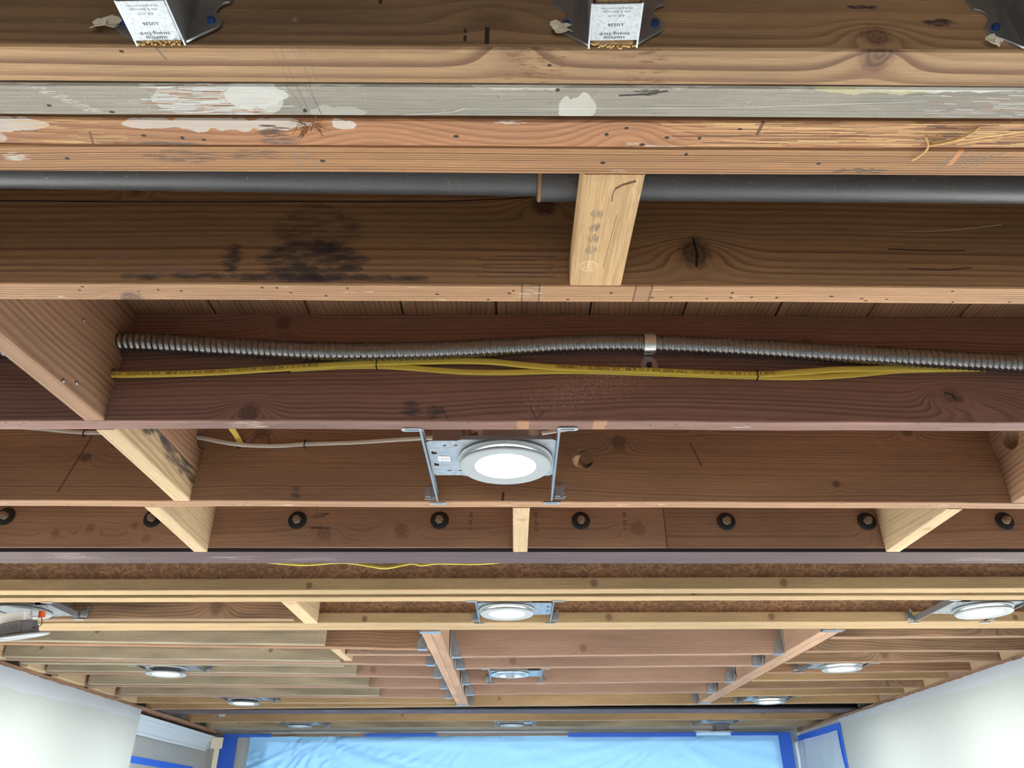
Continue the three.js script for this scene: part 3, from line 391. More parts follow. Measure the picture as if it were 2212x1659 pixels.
// blue masking tape, plastic film
function filmGeo(w, h, nx, ny, f) { const g = new THREE.PlaneGeometry(w, h, nx, ny), p = g.attributes.position; for (let i = 0; i < p.count; i++) p.setZ(i, f(p.getX(i), p.getY(i))); g.computeVertexNormals(); return g; }
{
  const crease = (x, y) => { let d = 0; for (const [ax, ay, amp] of [[-1.6, 1.13, 0.05], [-0.3, 1.2, 0.016], [1.2, 1.15, 0.02]]) { const a = Math.atan2(y - ay, x - ax), r = Math.hypot(x - ax, y - ay); d += amp * Math.pow(1 - Math.abs(2 * vn(a * 13 + ax, 2.2) - 1), 5) * Math.exp(-r * 0.9) * Math.min(1, r * 6); } return d + 0.012 * (fbm(x * 1.4 + 4, y * 1.4) - 0.5); };
  single('plastic_sheet', filmGeo(4.28, 2.28, 180, 110, crease), M.film, 'wide pale blue plastic sheet covering the far wall opening', 'plastic sheet', [0.02, 1.205, FAR + 0.035]);
  const tp = (x0, x1, y0, y1, mat, label, cat = 'tape') => single('tape_strip', bx(x0, x1, y0, y1, FAR + 0.021, FAR + 0.0225 + 0.0265), mat, label, cat);
  tp(-2.33, -1.95, B - 0.043, B - 0.022, M.tape, 'short blue tape strip at the far left top corner of the plastic');
  tp(-1.2, -0.63, B - 0.042, B - 0.022, M.tape, 'blue tape strip on the plastic edge left of centre');
  tp(0.42, 1.44, B - 0.05, B - 0.02, M.tape, 'long blue tape strip on the plastic edge below the dangling lamp');
  tp(1.72, 2.1, B - 0.042, B - 0.02, M.tape, 'blue tape strip on the plastic edge at the right corner');
  single('wood_strip', bx(-1.97, -1.18, B - 0.05, B - 0.022, FAR + 0.02, FAR + 0.026), M.brown, 'bare brown wood strip between tape ends at the left of the far wall', 'wood strip');
  single('wood_strip', bx(-0.65, 0.44, B - 0.048, B - 0.022, FAR + 0.02, FAR + 0.026), M.brown, 'long bare brown wood strip above the middle of the plastic', 'wood strip');
  single('tape_strip', bx(-2.345, -2.215, 0.6, B - 0.03, FAR + 0.05, FAR + 0.052), M.tapeDeep, 'broad vertical blue tape at the left edge of the plastic sheet', 'tape');
  single('tape_strip', bx(2.09, 2.19, 0.6, B - 0.02, FAR + 0.05, FAR + 0.052), M.tape, 'vertical blue tape at the right edge of the plastic sheet', 'tape');
  single('tape_strip', bx(-2.4, -2.31, B - 0.13, B - 0.05, FAR + 0.1, FAR + 0.104), M.tapeBeige, 'cream tape patch stuck at the end of the crown moulding', 'tape');
  single('tape_strip', bx(-2.375, -2.335, 0.6, B - 0.12, FAR + 0.08, FAR + 0.083), M.tapeBeige, 'cream vertical strip beside the broad blue tape', 'tape');
  single('tape_strip', skew(bx(-2.36, -2.356, 2.085, 2.125, FAR + 0.15, -5.17), 0.0205), M.tape, 'blue tape running along the grey alcove wall', 'tape');
  // masked panel at the end of the right wall
  single('tape_strip', skew(bx(2.15, 2.157, B - 0.115, B - 0.045, FAR + 0.03, -5.78), -0.0145), M.tape, 'slanting blue tape over the clear plastic on the right wall', 'tape');
  single('tape_strip', skew(bx(2.151, 2.158, 0.6, B - 0.05, -5.88, -5.785), -0.0145), M.tape, 'vertical blue tape ending the clear plastic on the right wall', 'tape');
  const f = filmGeo(0.95, 1.75, 40, 60, (x, y) => 0.008 + 0.022 * fbm(x * 5, y * 3) + 0.012 * Math.pow(1 - Math.abs(2 * vn(x * 9 - y * 3, y) - 1), 4)); f.rotateY(-Math.PI / 2);
  single('plastic_sheet', f, M.filmClear, 'clear crumpled plastic taped to the right wall corner', 'plastic sheet', [wallR(-6.3) - 0.004, 1.42, -6.28]);
}

// ------------------------------------------------------------------ near joists and beam plies
across('beam_ply', 'rough brown header joist carrying the metal joist hangers', 'joist', -0.4433, -0.5038, 0.0415, 0.235, M.header, { Lx: 1.2, wob: 0.0006, x0: -2.38, x1: 2.31 });
across('beam_ply', 'weathered grey beam ply with plaster remnants', 'joist', -0.4864, -0.544, 0.0385, 0.235, M.grey, { Lx: 1.3, y: B - 0.002, wob: 0.0005, x0: -2.38, x1: 2.31 });
across('beam_ply', 'split brown beam ply with white paint remnants beside the grey ply', 'joist', -0.5285, -0.5905, 0.0365, 0.235, M.split, { Lx: 1.4, wob: 0.001, x0: -2.38, x1: 2.31 });
across('beam_ply', 'fine-grained orange beam ply in front of the black pipe', 'joist', -0.5655, -0.628, 0.0395, 0.235, M.fine, { Lx: 1.4, wob: 0.0006, x0: -2.38, x1: 2.31 });
across('floor_joist', 'dark old joist with a round knot behind the black pipe', 'joist', -0.8063, -0.8806, 0.0385, 0.235, M.second, { Lx: 1.5, x0: -2.38, x1: 2.31 });
across('floor_joist', 'dark reddish joist carrying the metal flex conduit', 'joist', -1.2196, -1.2869, 0.036, 0.235, M.third, { Lx: 2.1, x0: -2.38, x1: 2.31, wob: 0.0016 });
across('floor_joist', 'brown fine-grained joist with a drilled hole behind the large lamp', 'joist', -1.6155, -1.702, 0.037, 0.235, M.fourth, { Lx: 2.6, x0: -2.38, x1: 2.31, drill: [[0.161, 0.108, 0.0255], [-0.646, 0.142, 0.012]] });
// wood seen in the drilled hole
single('wood_plug', new THREE.CylinderGeometry(0.017, 0.019, 0.05, 9).rotateX(Math.PI / 2).rotateZ(0.4), M.brown, 'broken wood plug sitting in the hole of the joist', 'wood plug', [0.172, B + 0.113, -1.69]);
// steel beams: bottom flange, web, top flange
function steelBeam(label, zL, zR, w, y, mat) {
  const t = thing('steel_beam', label, 'steel beam', [-2.38, y, zL], -Math.atan2(zR - zL, 4.68)), L = 4.68;
  const fl = bx(0, L, 0, 0.01, -w, 0); { const p = fl.attributes.position, u = fl.attributes.uv; for (let i = 0; i < p.count; i++) u.setXY(i, p.getX(i) / L * 1.7, -p.getZ(i) / w); }
  mesh('bottom_flange', fl, mat, t);
  mesh('flange_edge', bx(0, L, 0.0005, 0.0098, -0.0001, 0.0012), M.blackSteel, t).userData.label = 'black steel edge';
  mesh('web', bx(0, L, 0.01, 0.215, -w / 2 - 0.003, -w / 2 + 0.003), M.blackSteel, t);
  mesh('top_flange', bx(0, L, 0.215, 0.225, -w, 0), M.blackSteel, t); return t;
}
steelBeam('purple-brown steel beam under the bolted timber', -2.0022, -2.068, 0.104, B, M.primer);
steelBeam('dark steel beam between the far joists', -5.4, -5.462, 0.21, B + 0.004, M.primer);
across('bolted_timber', 'long timber with large hex bolts on the steel beam', 'timber', -1.9985, -2.0645, 0.045, 0.2, M.nailer, { Lx: 3.0, x0: -2.37, x1: 0.4135, y: B + 0.0105, wob: 0.0004 });
across('bolted_timber', 'shorter butted timber with hex bolts at the right on the steel beam', 'timber', -2.0005, -2.0665, 0.043, 0.2, M.nailer, { Lx: 3.0, x0: 0.4155, x1: 2.3, y: B + 0.0105, wob: 0.0004, shift: 0.31 });
{ // bolts
  const washer = new THREE.LatheGeometry([[0.008, 0], [0.0245, 0], [0.0255, 0.002], [0.024, 0.004], [0.016, 0.006], [0.008, 0.006]].map((p) => new THREE.Vector2(...p)), 28), head = new THREE.CylinderGeometry(0.0105, 0.0125, 0.012, 6), tip = new THREE.CylinderGeometry(0.006, 0.0066, 0.008, 14);
  const sides = ['at the left picture edge', 'half hidden behind the left light-wood block', 'right of the left light-wood block', 'just left of the middle block', 'just right of the middle block', 'second left of the right light-wood block', 'touching the right light-wood block', 'at the right picture edge'];
  [[-1.399, 0.098], [-0.995, 0.092], [-0.598, 0.0875], [-0.207, 0.0875], [0.183, 0.087], [0.585, 0.085], [0.976, 0.086], [1.361, 0.087]].forEach(([x, y], i) => {
    const t = thing('hex_bolt', 'hex bolt on a black washer ' + sides[i], 'bolt', [x, B + y, lerp(-1.9985, -2.0645, (x + 2.3) / 4.6) + 0.001], 0, 'bolts through the timber on the steel beam'); t.rotation.set(Math.PI / 2, rr(-0.5, 0.5), 0);
    mesh('washer', washer, M.darkIron, t); const h = mesh('hex_nut', head, M.boltHead, t); h.position.y = 0.011; const p = mesh('bolt_end', tip, M.boltHead, h); p.position.y = 0.009;
  });
}
// blocking between the near joists
const zAt = (zL, zR, x) => lerp(zL, zR, (x + 2.3) / 4.6);
along('blocking', 'rough pale block below the black pipe', 0.1495, 0.147, zAt(-0.605, -0.668, 0.1), zAt(-0.8063, -0.8806, 0.1) + 0.001, 0.07, 0.036, M.rough, { Lx: 0.2, u0: 0.02, y: B - 0.001 });
const conduitBlock = along('blocking', 'brown block that the metal conduit passes through', -0.771, -0.744, zAt(-0.846, -0.919, -0.77), zAt(-1.2196, -1.2869, -0.75) + 0.001, 0.037, 0.232, M.brown, { drill: [[0.372, 0.158, 0.0225], [0.361, 0.092, 0.011]], u0: 0.1 });
{ const ng = new THREE.SphereGeometry(0.0042, 12, 8).scale(1, 1, 0.6); for (const [a, y] of [[0.24, 0.007], [0.272, 0.021], [0.242, 0.13]]) { const n = mesh('nail_head', ng, M.nail, conduitBlock); n.position.set(a, y, 0.001); } }
along('blocking', 'pale stained lower block left of the large lamp', -0.741, -0.737, zAt(-1.257, -1.324, -0.74), zAt(-1.6155, -1.702, -0.74) + 0.001, 0.038, 0.072, M.stained, { u0: 0.3 });
along('blocking', 'brown upper block with a hole for the white cable', -0.7355, -0.733, zAt(-1.257, -1.324, -0.74), zAt(-1.6155, -1.702, -0.74) + 0.001, 0.042, 0.16, M.brown, { y: B + 0.0735, drill: [[0.345, 0.076, 0.028]], u0: 0.72 });
along('blocking', 'pale new block crossing the second bolt', -0.82, -0.8285, zAt(-1.654, -1.74, -0.82), zAt(-1.9985, -2.0645, -0.82) + 0.001, 0.037, 0.2, M.fresh, { u0: 0.05, y: B - 0.001 });
along('blocking', 'narrow pale block in the middle between bolts', 0.036, 0.034, zAt(-1.654, -1.74, 0), zAt(-1.9985, -2.0645, 0) + 0.001, 0.039, 0.09, M.fresh, { u0: 0.55, y: B - 0.001 });
along('blocking', 'pale new block beside the seventh bolt at the right', 1.053, 1.048, zAt(-1.654, -1.74, 1), zAt(-1.9985, -2.0645, 1.03) + 0.001, 0.039, 0.2, M.fresh, { u0: 0.15, y: B - 0.001 });
along('blocking', 'plywood-brown block with a pipe hole at the right picture edge', 1.185, 1.183, zAt(-1.257, -1.324, 1.15), zAt(-1.6155, -1.702, 1.15) + 0.001, 0.038, 0.232, M.brown, { u0: 0.4, drill: [[0.3, 0.135, 0.03]] });

// ------------------------------------------------------------------ joist hangers
function hanger(label, x, z, turn, w, o = {}) {
  const t = thing('joist_hanger', label, 'joist hanger', [x, o.y ?? B, z], turn, o.group), T = 0.0016, d = o.depth || 0.046, mat = o.mat || M.galv, H = o.h || 0.12, e0 = o.gap ?? 0.005;
  mesh('seat', bx(-w / 2, w / 2, -T - 0.0005, -0.0005, e0, d), o.seatMat || mat, t);
  if (o.print) { const y = -T - 0.0009, a = w / 2 - 0.0006; const g = quadGeo([[[a, y, d], [-a, y, d], [-a, y, e0], [a, y, e0]]], [[[0, 0], [1, 0], [1, 1], [0, 1]]]); mesh('printed_face', g, M.seatPrint, t); }
  const side = (s) => { const sp = new THREE.Shape(); sp.moveTo(0, -T); sp.lineTo(d, -T); sp.lineTo(d, 0.028); sp.quadraticCurveTo(d * 0.55, 0.05, 0.012, H); sp.lineTo(0, H); sp.closePath(); const g = new THREE.ExtrudeGeometry(sp, { depth: T, bevelEnabled: false }); g.rotateY(-Math.PI / 2); g.translate(s > 0 ? w / 2 + T : -w / 2, 0, 0); return g; };
  for (const s of [-1, 1]) mesh('side_plate', side(s), o.sideMat || mat, t);
  const fl = (s) => { const sp = new THREE.Shape(); sp.moveTo(0, 0.002); sp.lineTo(0.0245, 0.021); sp.quadraticCurveTo(0.03, 0.026, 0.028, 0.034); sp.lineTo(0.02, 0.046); sp.quadraticCurveTo(0.02, 0.058, 0.031, 0.061); sp.lineTo(0.034, 0.072); sp.lineTo(0.034, H); sp.lineTo(0, H); sp.closePath(); const hl = new THREE.Path(); hl.absellipse(0.0075, 0.034, 0.0035, 0.0022, 0, 6.283, true); sp.holes.push(hl); const g = new THREE.ExtrudeGeometry(sp, { depth: T, bevelEnabled: true, bevelThickness: 0.0004, bevelSize: 0.0004, bevelSegments: 1 }); if (s < 0) { g.scale(-1, 1, 1); const ix = g.attributes.position.array, nn = g.attributes.normal; for (let i = 0; i < ix.length; i += 9) for (let k = 0; k < 3; k++) { const q = ix[i + k]; ix[i + k] = ix[i + 3 + k]; ix[i + 3 + k] = q; } g.computeVertexNormals(); } g.translate(s * (w / 2 + T * 0.5), 0, 0); return g; };
  for (const s of [-1, 1]) { const f = mesh('face_flange', fl(s), o.sideMat || mat, t); if (o.screws !== false) { const sc = mesh('screw_head', o.screwGeo, M.blueScrew, f); sc.position.set(s * (w / 2 + 0.0205), 0.0305, 0.0035); } }
  return t;
}
const screwGeo = new THREE.CylinderGeometry(0.0036, 0.0042, 0.005, 6).rotateX(Math.PI / 2);
const J0 = (x) => zAt(-0.4433, -0.5038, x) + 0.0012;
const nearHangers = [[-0.3295, 'metal joist hanger with printed white seat at the upper left'], [0.0945, 'metal joist hanger with printed white seat at the top middle'], [0.509, 'grey metal joist hanger cut off by the upper right corner']];
nearHangers.forEach(([x, lb], i) => {
  hanger(lb, x, J0(x), -0.013, 0.0435, { print: true, screwGeo, gap: i === 1 ? 0.0095 : 0.0065, group: 'hangers on the header joist' });
  const g = boardGeo(2.9, 0.19, 0.041, { Lx: 2.4, u0: 0.1 * i + 0.2, seed: i }), m = single('hung_joist', g, M.tan, ['joist resting in the upper left metal hanger', 'joist resting in the top middle metal hanger', 'joist resting in the metal hanger at the upper right corner'][i], 'joist', [x + 0.0205, B + 0.0005, J0(x) + 0.0025 + 2.9], Math.PI / 2);
  // fuzzy saw-torn end hanging below the seat edge
  const q = []; for (let k = 0; k < 26; k++) { const a = x - 0.02 + 0.04 * k / 25, l = rr(0.001, 0.0045); q.push(new THREE.ConeGeometry(0.0011, l * 2, 4).translate(a, B - 0.001 - l * 0.5 + 0.001, J0(x) + rr(0.003, 0.0055))); }
  single('torn_wood_fibre', merge(q), M.fibre, ['torn wood fibres under the upper left hanger', 'torn wood fibres under the top middle hanger', 'torn wood fibres under the right corner hanger'][i], 'wood fibre').userData.kind = 'stuff';
});
for (const [x, y, s, lb] of [[-0.386, 0.024, 1, 'frayed pale plastic scrap on the screw of the upper left hanger'], [0.046, 0.021, 0.8, 'frayed pale plastic scrap on the screw of the top middle hanger'], [0.457, 0.008, 0.6, 'white scrap on the screw of the hanger at the upper right']]) {
  const q = []; for (let k = 0; k < 7; k++) { const sp = new THREE.Shape(), n = 7; for (let j = 0; j < n; j++) { const a = j / n * 6.283, r = rr(0.003, 0.0085) * s; if (j) sp.lineTo(Math.cos(a) * r * 1.3, Math.sin(a) * r * 0.7); else sp.moveTo(Math.cos(a) * r * 1.3, Math.sin(a) * r * 0.7); } sp.closePath(); const g = new THREE.ExtrudeGeometry(sp, { depth: 0.0005, bevelEnabled: false }); g.rotateX(rr(-0.6, 0.6)); g.rotateY(rr(-0.6, 0.6)); g.translate(rr(-0.008, 0.008) * s, rr(-0.006, 0.005) * s, rr(0.003, 0.007)); q.push(g); }
  single('plastic_scrap', merge(q), M.fluff, lb, 'scrap', [x, B + y, J0(x)]);
}

// ------------------------------------------------------------------ black drain pipe
{
  const t = thing('drain_pipe', 'black plastic drain pipe behind the orange beam ply', 'pipe', [0.035, B + 0.072, zAt(-0.668, -0.748, 0.035)], 0.016);
  const seg = (x0, x1, r) => { const g = new THREE.CylinderGeometry(r, r, x1 - x0, 40, 1, false); g.rotateZ(Math.PI / 2); g.translate((x0 + x1) / 2, 0, 0); const p = g.attributes.position, u = g.attributes.uv; for (let i = 0; i < p.count; i++) u.setXY(i, p.getX(i) / 1.6, Math.atan2(p.getZ(i), p.getY(i)) / 6.283); return g; };
  const a = mesh('pipe_run', seg(-2.35, -0.002, 0.0302), M.pipe, t); a.position.y = 0.004; a.rotation.z = -0.011;
  const b = mesh('pipe_run', seg(0.03, 2.2, 0.0302), M.pipe, t); b.position.y = -0.002; b.rotation.z = -0.003;
  mesh('coupling', seg(0.0, 0.05, 0.034), M.pipe, t);
  mesh('glue_ring', new THREE.TorusGeometry(0.0318, 0.0028, 8, 40).rotateY(Math.PI / 2).translate(-0.002, 0, 0), M.pipeGlue, t).userData.label = 'brown glue ring';
}
// ------------------------------------------------------------------ metal flex conduit
{
  const P = [[-1.3, 0.752], [-0.9751, 0.7712], [-0.7826, 0.791], [-0.5371, 0.7802], [-0.3598, 0.771], [-0.1844, 0.7731], [-0.0088, 0.7825], [0.1236, 0.7902], [0.2559, 0.7905], [0.431, 0.7822], [0.6043, 0.7709], [0.7763, 0.7597], [0.9572, 0.7485], [1.5, 0.72]];
  const curve = new THREE.CatmullRomCurve3(P.map(([x, h]) => new THREE.Vector3(x, B - 0.635 + h, zAt(-1.2196, -1.2869, x) + 0.0215)));
  const L = curve.getLength(), pitch = 0.0112, per = 8, n = Math.round(L / pitch) * per, rad = 20, pos = [], idx = [], uv = [];
  for (let i = 0; i <= n; i++) {
    const u = i / n, c = curve.getPointAt(u), tg = curve.getTangentAt(u), up = new THREE.Vector3(0, 1, 0).addScaledVector(tg, -tg.y).normalize(), sd = new THREE.Vector3().crossVectors(tg, up);
    for (let j = 0; j <= rad; j++) { const a = j / rad * 6.28319, ph = i / per - j / rad, f = ph - Math.floor(ph), r = 0.0146 + 0.0036 * Math.pow(Math.sin(Math.PI * f), 0.6); pos.push(c.x + (up.x * Math.cos(a) + sd.x * Math.sin(a)) * r, c.y + (up.y * Math.cos(a) + sd.y * Math.sin(a)) * r, c.z + (up.z * Math.cos(a) + sd.z * Math.sin(a)) * r); uv.push(u * 40, j / rad); }
  }
  for (let i = 0; i < n; i++) for (let j = 0; j < rad; j++) { const a = i * (rad + 1) + j, b = a + rad + 1; idx.push(a, a + 1, b, b, a + 1, b + 1); }
  const g = new THREE.BufferGeometry(); g.setAttribute('position', new THREE.Float32BufferAttribute(pos, 3)); g.setAttribute('uv', new THREE.Float32BufferAttribute(uv, 2)); g.setIndex(idx); g.computeVertexNormals();
  single('flex_conduit', g, M.conduit, 'ribbed grey metal flex conduit running along the dark reddish joist', 'conduit');
  const cx = 0.257, cy = B + 0.1555, cz = zAt(-1.2196, -1.2869, cx) + 0.0215;
  const t = thing('conduit_strap', 'shiny metal strap screwed below the flex conduit', 'strap', [cx, cy, cz]);
  { const s = new THREE.Shape(); s.absarc(0, 0, 0.0202, 0, Math.PI * 2, false); const h = new THREE.Path(); h.absarc(0, 0, 0.0188, 0, Math.PI * 2, true); s.holes.push(h); const b = new THREE.ExtrudeGeometry(s, { depth: 0.021, bevelEnabled: true, bevelSize: 0.0006, bevelThickness: 0.0006, bevelSegments: 2, curveSegments: 24 }); b.rotateY(Math.PI / 2); b.translate(-0.0105, 0, 0); mesh('band', b, M.strap, t); }
  mesh('tab', new RoundedBoxGeometry(0.019, 0.03, 0.002, 2, 0.0008).translate(0, -0.031, -0.0185), M.strap, t);
  const ws = mesh('washer', new THREE.CylinderGeometry(0.0165, 0.0165, 0.002, 30).rotateX(Math.PI / 2).translate(0, -0.0375, -0.0165), new THREE.MeshStandardMaterial({ color: '#a08c82', roughness: 0.45, metalness: 0.5 }), t);
  mesh('screw', new THREE.CylinderGeometry(0.0052, 0.0058, 0.004, 18).rotateX(Math.PI / 2).translate(0, -0.0375, -0.014), M.darkIron, ws);
}
// ------------------------------------------------------------------ cables
function flatCable(pts, hgt, thk, uLen = 1.0, rad = 12) {
  const curve = new THREE.CatmullRomCurve3(pts.map((p) => new THREE.Vector3(...p))), L = curve.getLength(), n = Math.max(20, Math.round(L / 0.008)), pos = [], uv = [], idx = [];
  for (let i = 0; i <= n; i++) { const u = i / n, c = curve.getPointAt(u), tg = curve.getTangentAt(u), zz = new THREE.Vector3(0, 0, 1), up = new THREE.Vector3().crossVectors(zz, tg); if (up.lengthSq() < 0.02) up.set(1, 0, 0); up.normalize(); const nn = new THREE.Vector3().crossVectors(tg, up).normalize();
    for (let j = 0; j <= rad; j++) { const a = j / rad * 6.28319, ca = Math.cos(a), sa = Math.sin(a), e = 0.6, A = Math.sign(ca) * Math.pow(Math.abs(ca), e) * hgt / 2, Q = Math.sign(sa) * Math.pow(Math.abs(sa), e) * thk / 2; pos.push(c.x + up.x * A + nn.x * Q, c.y + up.y * A + nn.y * Q, c.z + up.z * A + nn.z * Q); uv.push(u * L / uLen, 0.5 + 0.5 * A / (hgt / 2)); } }
  for (let i = 0; i < n; i++) for (let j = 0; j < rad; j++) { const a = i * (rad + 1) + j, b = a + rad + 1; idx.push(a, b, a + 1, b, b + 1, a + 1); }
  const g = new THREE.BufferGeometry(); g.setAttribute('position', new THREE.Float32BufferAttribute(pos, 3)); g.setAttribute('uv', new THREE.Float32BufferAttribute(uv, 2)); g.setIndex(idx); g.computeVertexNormals(); return g;
}
const j3 = (x, d = 0.006) => zAt(-1.2196, -1.2869, x) + d, j4 = (x, d = 0.006) => zAt(-1.6155, -1.702, x) + d, hh = (h) => B - 0.635 + h;
single('yellow_cable', flatCable([[-0.796, 0.7237], [-0.7864, 0.7237], [-0.7039, 0.7242], [-0.5747, 0.7306], [-0.4454, 0.74], [-0.3241, 0.7496], [-0.2586, 0.7535], [-0.16, 0.757], [-0.0527, 0.757], [0.0348, 0.748], [0.13, 0.7415], [0.2525, 0.7374], [0.4576, 0.7302], [0.5483, 0.7365], [0.6191, 0.742], [0.7329, 0.746], [0.9, 0.748]].map(([x, h], i) => [x, hh(h), j3(x, i < 3 ? 0.013 : i > 14 ? 0.006 : 0.0095)]), 0.0125, 0.006, 0.86), M.yellow, 'printed yellow cable stapled under the flex conduit', 'cable');
single('yellow_cable', flatCable([[-0.42, 0.742], [-0.3241, 0.7485], [-0.2586, 0.7495], [-0.2, 0.746], [-0.1, 0.7375], [-0.0089, 0.7365], [0.06, 0.739], [0.13, 0.7395], [0.2525, 0.7355], [0.4576, 0.7285], [0.5552, 0.7275], [0.6433, 0.7335], [0.7329, 0.743], [0.9, 0.748]].map(([x, h]) => [x, hh(h), j3(x, 0.004)]), 0.0115, 0.005), M.yellowPlain, 'second yellow cable sagging below the printed one', 'cable');
single('yellow_cable', flatCable([[-0.69, 0.796], [-0.66, 0.8045], [-0.6, 0.8075], [-0.53, 0.8005], [-0.46, 0.788]].map(([x, h]) => [x, hh(h), j3(x, 0.004)]), 0.011, 0.005), M.yellowPlain, 'yellow cable peeking above the flex conduit at the left', 'cable');
single('yellow_cable', flatCable([[-0.69, 0.84, -1.45], [-0.675, 0.81, -1.52], [-0.652, 0.79, -1.6], [-0.646, 0.777, -1.66]].map(([x, h, z]) => [x, hh(h), z]), 0.0125, 0.006), M.yellowPlain, 'short yellow cable bending into a hole above the white cable', 'cable');
single('white_cable', flatCable([[-1.45, 0.828], [-1.2324, 0.8185], [-1.1652, 0.8165], [-1.0173, 0.8033], [-0.8946, 0.7985], [-0.7813, 0.79], [-0.7365, 0.784], [-0.6462, 0.7676], [-0.5592, 0.7705], [-0.494, 0.7753], [-0.3848, 0.7796], [-0.2203, 0.78], [-0.17, 0.782]].map(([x, h], i) => [x, hh(h), i > 3 && i < 8 ? j4(x, 0.02) : j4(x, i > 10 ? 0.03 : 0.006)]), 0.0095, 0.006), M.whiteCable, 'white cable running left from the large lamp', 'cable');
single('white_cable', flatCable([[0.03, 0.775, -1.6], [0.0981, 0.7955, -1.62], [0.1428, 0.811, -1.635], [0.2, 0.835, -1.645]].map(([x, h, z]) => [x, hh(h), z]), 0.0095, 0.006), M.whiteCable, 'short white cable leaving the large lamp to the right', 'cable');
{ // staples over the cables
  const sg = merge([bx(-0.0009, 0.0009, -0.009, 0.009, 0.0, 0.0018), bx(-0.0009, 0.0009, -0.0095, -0.0075, -0.016, 0.0018), bx(-0.0009, 0.0009, 0.0075, 0.0095, -0.016, 0.0018)]);
  for (const [x, h, zf, lb] of [[-0.2586, 0.752, (x) => j3(x, 0.0135), 'dark cable staple on the yellow cables left of centre'], [0.4576, 0.73, (x) => j3(x, 0.0135), 'dark cable staple on the yellow cables right of centre'], [-1.0173, 0.8033, (x) => j4(x, 0.0105), 'dark cable staple on the white cable near the left edge'], [-0.494, 0.7753, (x) => j4(x, 0.0105), 'dark cable staple on the white cable beside the lamp']]) { const m = single('cable_staple', sg, M.darkIron, lb, 'staple', [x, hh(h), zf(x)], 0, 'cable staples'); m.rotation.z = rr(-0.15, 0.15); }
}
{ // loops of yellow cable behind the steel flange
  const pts = [[-0.8, 0.664], [-0.6224, 0.654], [-0.5, 0.66], [-0.42, 0.649], [-0.379, 0.643], [-0.326, 0.652], [-0.3, 0.657], [-0.272, 0.651], [-0.238, 0.656], [-0.1, 0.655], [0.1, 0.66]].map(([x, h], i, l) => [x, hh(i === 0 || i === l.length - 1 ? 0.6485 : h), i === 0 || i === l.length - 1 ? -2.12 : -2.205]);
  single('yellow_cable', flatCable(pts, 0.009, 0.006), M.yellowPlain, 'yellow cable loops showing behind the steel beam flange', 'cable');
}

// ------------------------------------------------------------------ wooden I-joists beyond the steel beam
function iJoist(label, zL, zR, w) {
  const x0 = -2.38, x1 = 2.31, Z = (x) => zAt(zL, zR, x), t = thing('wood_i_joist', label, 'i-joist', [x0, B, Z(x0)], -Math.atan2(Z(x1) - Z(x0), x1 - x0)), L = x1 - x0;
  mesh('bottom_flange', boardGeo(L, 0.037, w, { Lx: 2.4, u0: rnd(), wob: 0.0008, seed: zL * 3 }), M.flange, t);
  const g = bx(0, L, 0.037, 0.198, -w / 2 - 0.005, -w / 2 + 0.005); const p = g.attributes.position, u = g.attributes.uv; for (let i = 0; i < p.count; i++) u.setXY(i, p.getX(i) / 0.75, p.getY(i) / 0.36); mesh('web', g, M.osb, t);
  const f = mesh('top_flange', boardGeo(L, 0.037, w, { Lx: 2.4, u0: rnd(), seed: zR * 3 }), M.flange, t); f.position.y = 0.198; return t;
}
iJoist('strand-board I-joist just behind the steel beam', -2.4155, -2.4343, 0.052);
iJoist('second strand-board I-joist close behind the first', -2.5073, -2.5263, 0.054);
iJoist('front I-joist of the double pair behind the small middle lamp', -2.8743, -2.9033, 0.056);
iJoist('rear I-joist of the double pair at the header ends', -2.9375, -2.961, 0.056);
across('floor_joist', 'dark brown joist beside the dangling lamp at the left', 'joist', -2.80, -2.84, 0.038, 0.19, M.dark, { x1: -0.8, x0: -2.38, shift: 0.2 });
along('blocking', 'pale block between I-joists left of the small middle lamp', -0.7275, -0.7255, -2.567, -2.886, 0.05, 0.09, M.fresh, { u0: 0.2 });
// headers of the framed opening
function header(label, xN, xF, zN, zF) {
  const t = thing('header_beam', label, 'header', [xN, B, zN], Math.PI / 2 - Math.atan2(xF - xN, zN - zF)), L = Math.hypot(xF - xN, zF - zN);
  for (const k of [0, 1]) { const m = mesh('ply', boardGeo(L, 0.235, 0.0372, { Lx: 2.4, u0: 0.3 * k + rnd(), seed: k + xN * 4, wob: 0.0006 }), M.headerWood, t); m.position.set(0, k * 0.0008, 0.038 - k * 0.038); } return t;
}
M.headerWood = woodMat(memberTex({ seed: 41, wood: { base: [157, 127, 104], dark: [136, 101, 76], knot: [88, 58, 43] }, Lx: 2.4, W: 1024, face: { ring: 0.012, contrast: 0.5, tone: 0.14 }, edge: { ring: 0.012, contrast: 0.6, tone: 0.26 } }), { bump: 0.0006 });
header('doubled timber header at the left of the framed opening', -0.327, -0.331, -3.018, -5.192);
header('doubled timber header at the right of the framed opening', 1.222, 1.168, -3.018, -5.13);
hanger('wide metal hanger at the near end of the left header', -0.327, -3.0175, Math.PI, 0.078, { screws: false, group: 'header hangers' });
hanger('wide metal hanger at the far end of the left header', -0.331, -5.203, 0, 0.078, { screws: false, depth: 0.05, group: 'header hangers' });
hanger('wide metal hanger at the near end of the right header', 1.222, -3.0175, Math.PI, 0.078, { screws: false, group: 'header hangers' });
hanger('wide metal hanger at the far end of the right header', 1.167, -5.142, 0, 0.078, { screws: false, depth: 0.05, group: 'header hangers' });
const ORD = ['first', 'second', 'third', 'fourth', 'fifth', 'sixth', 'seventh', 'eighth', 'ninth'];
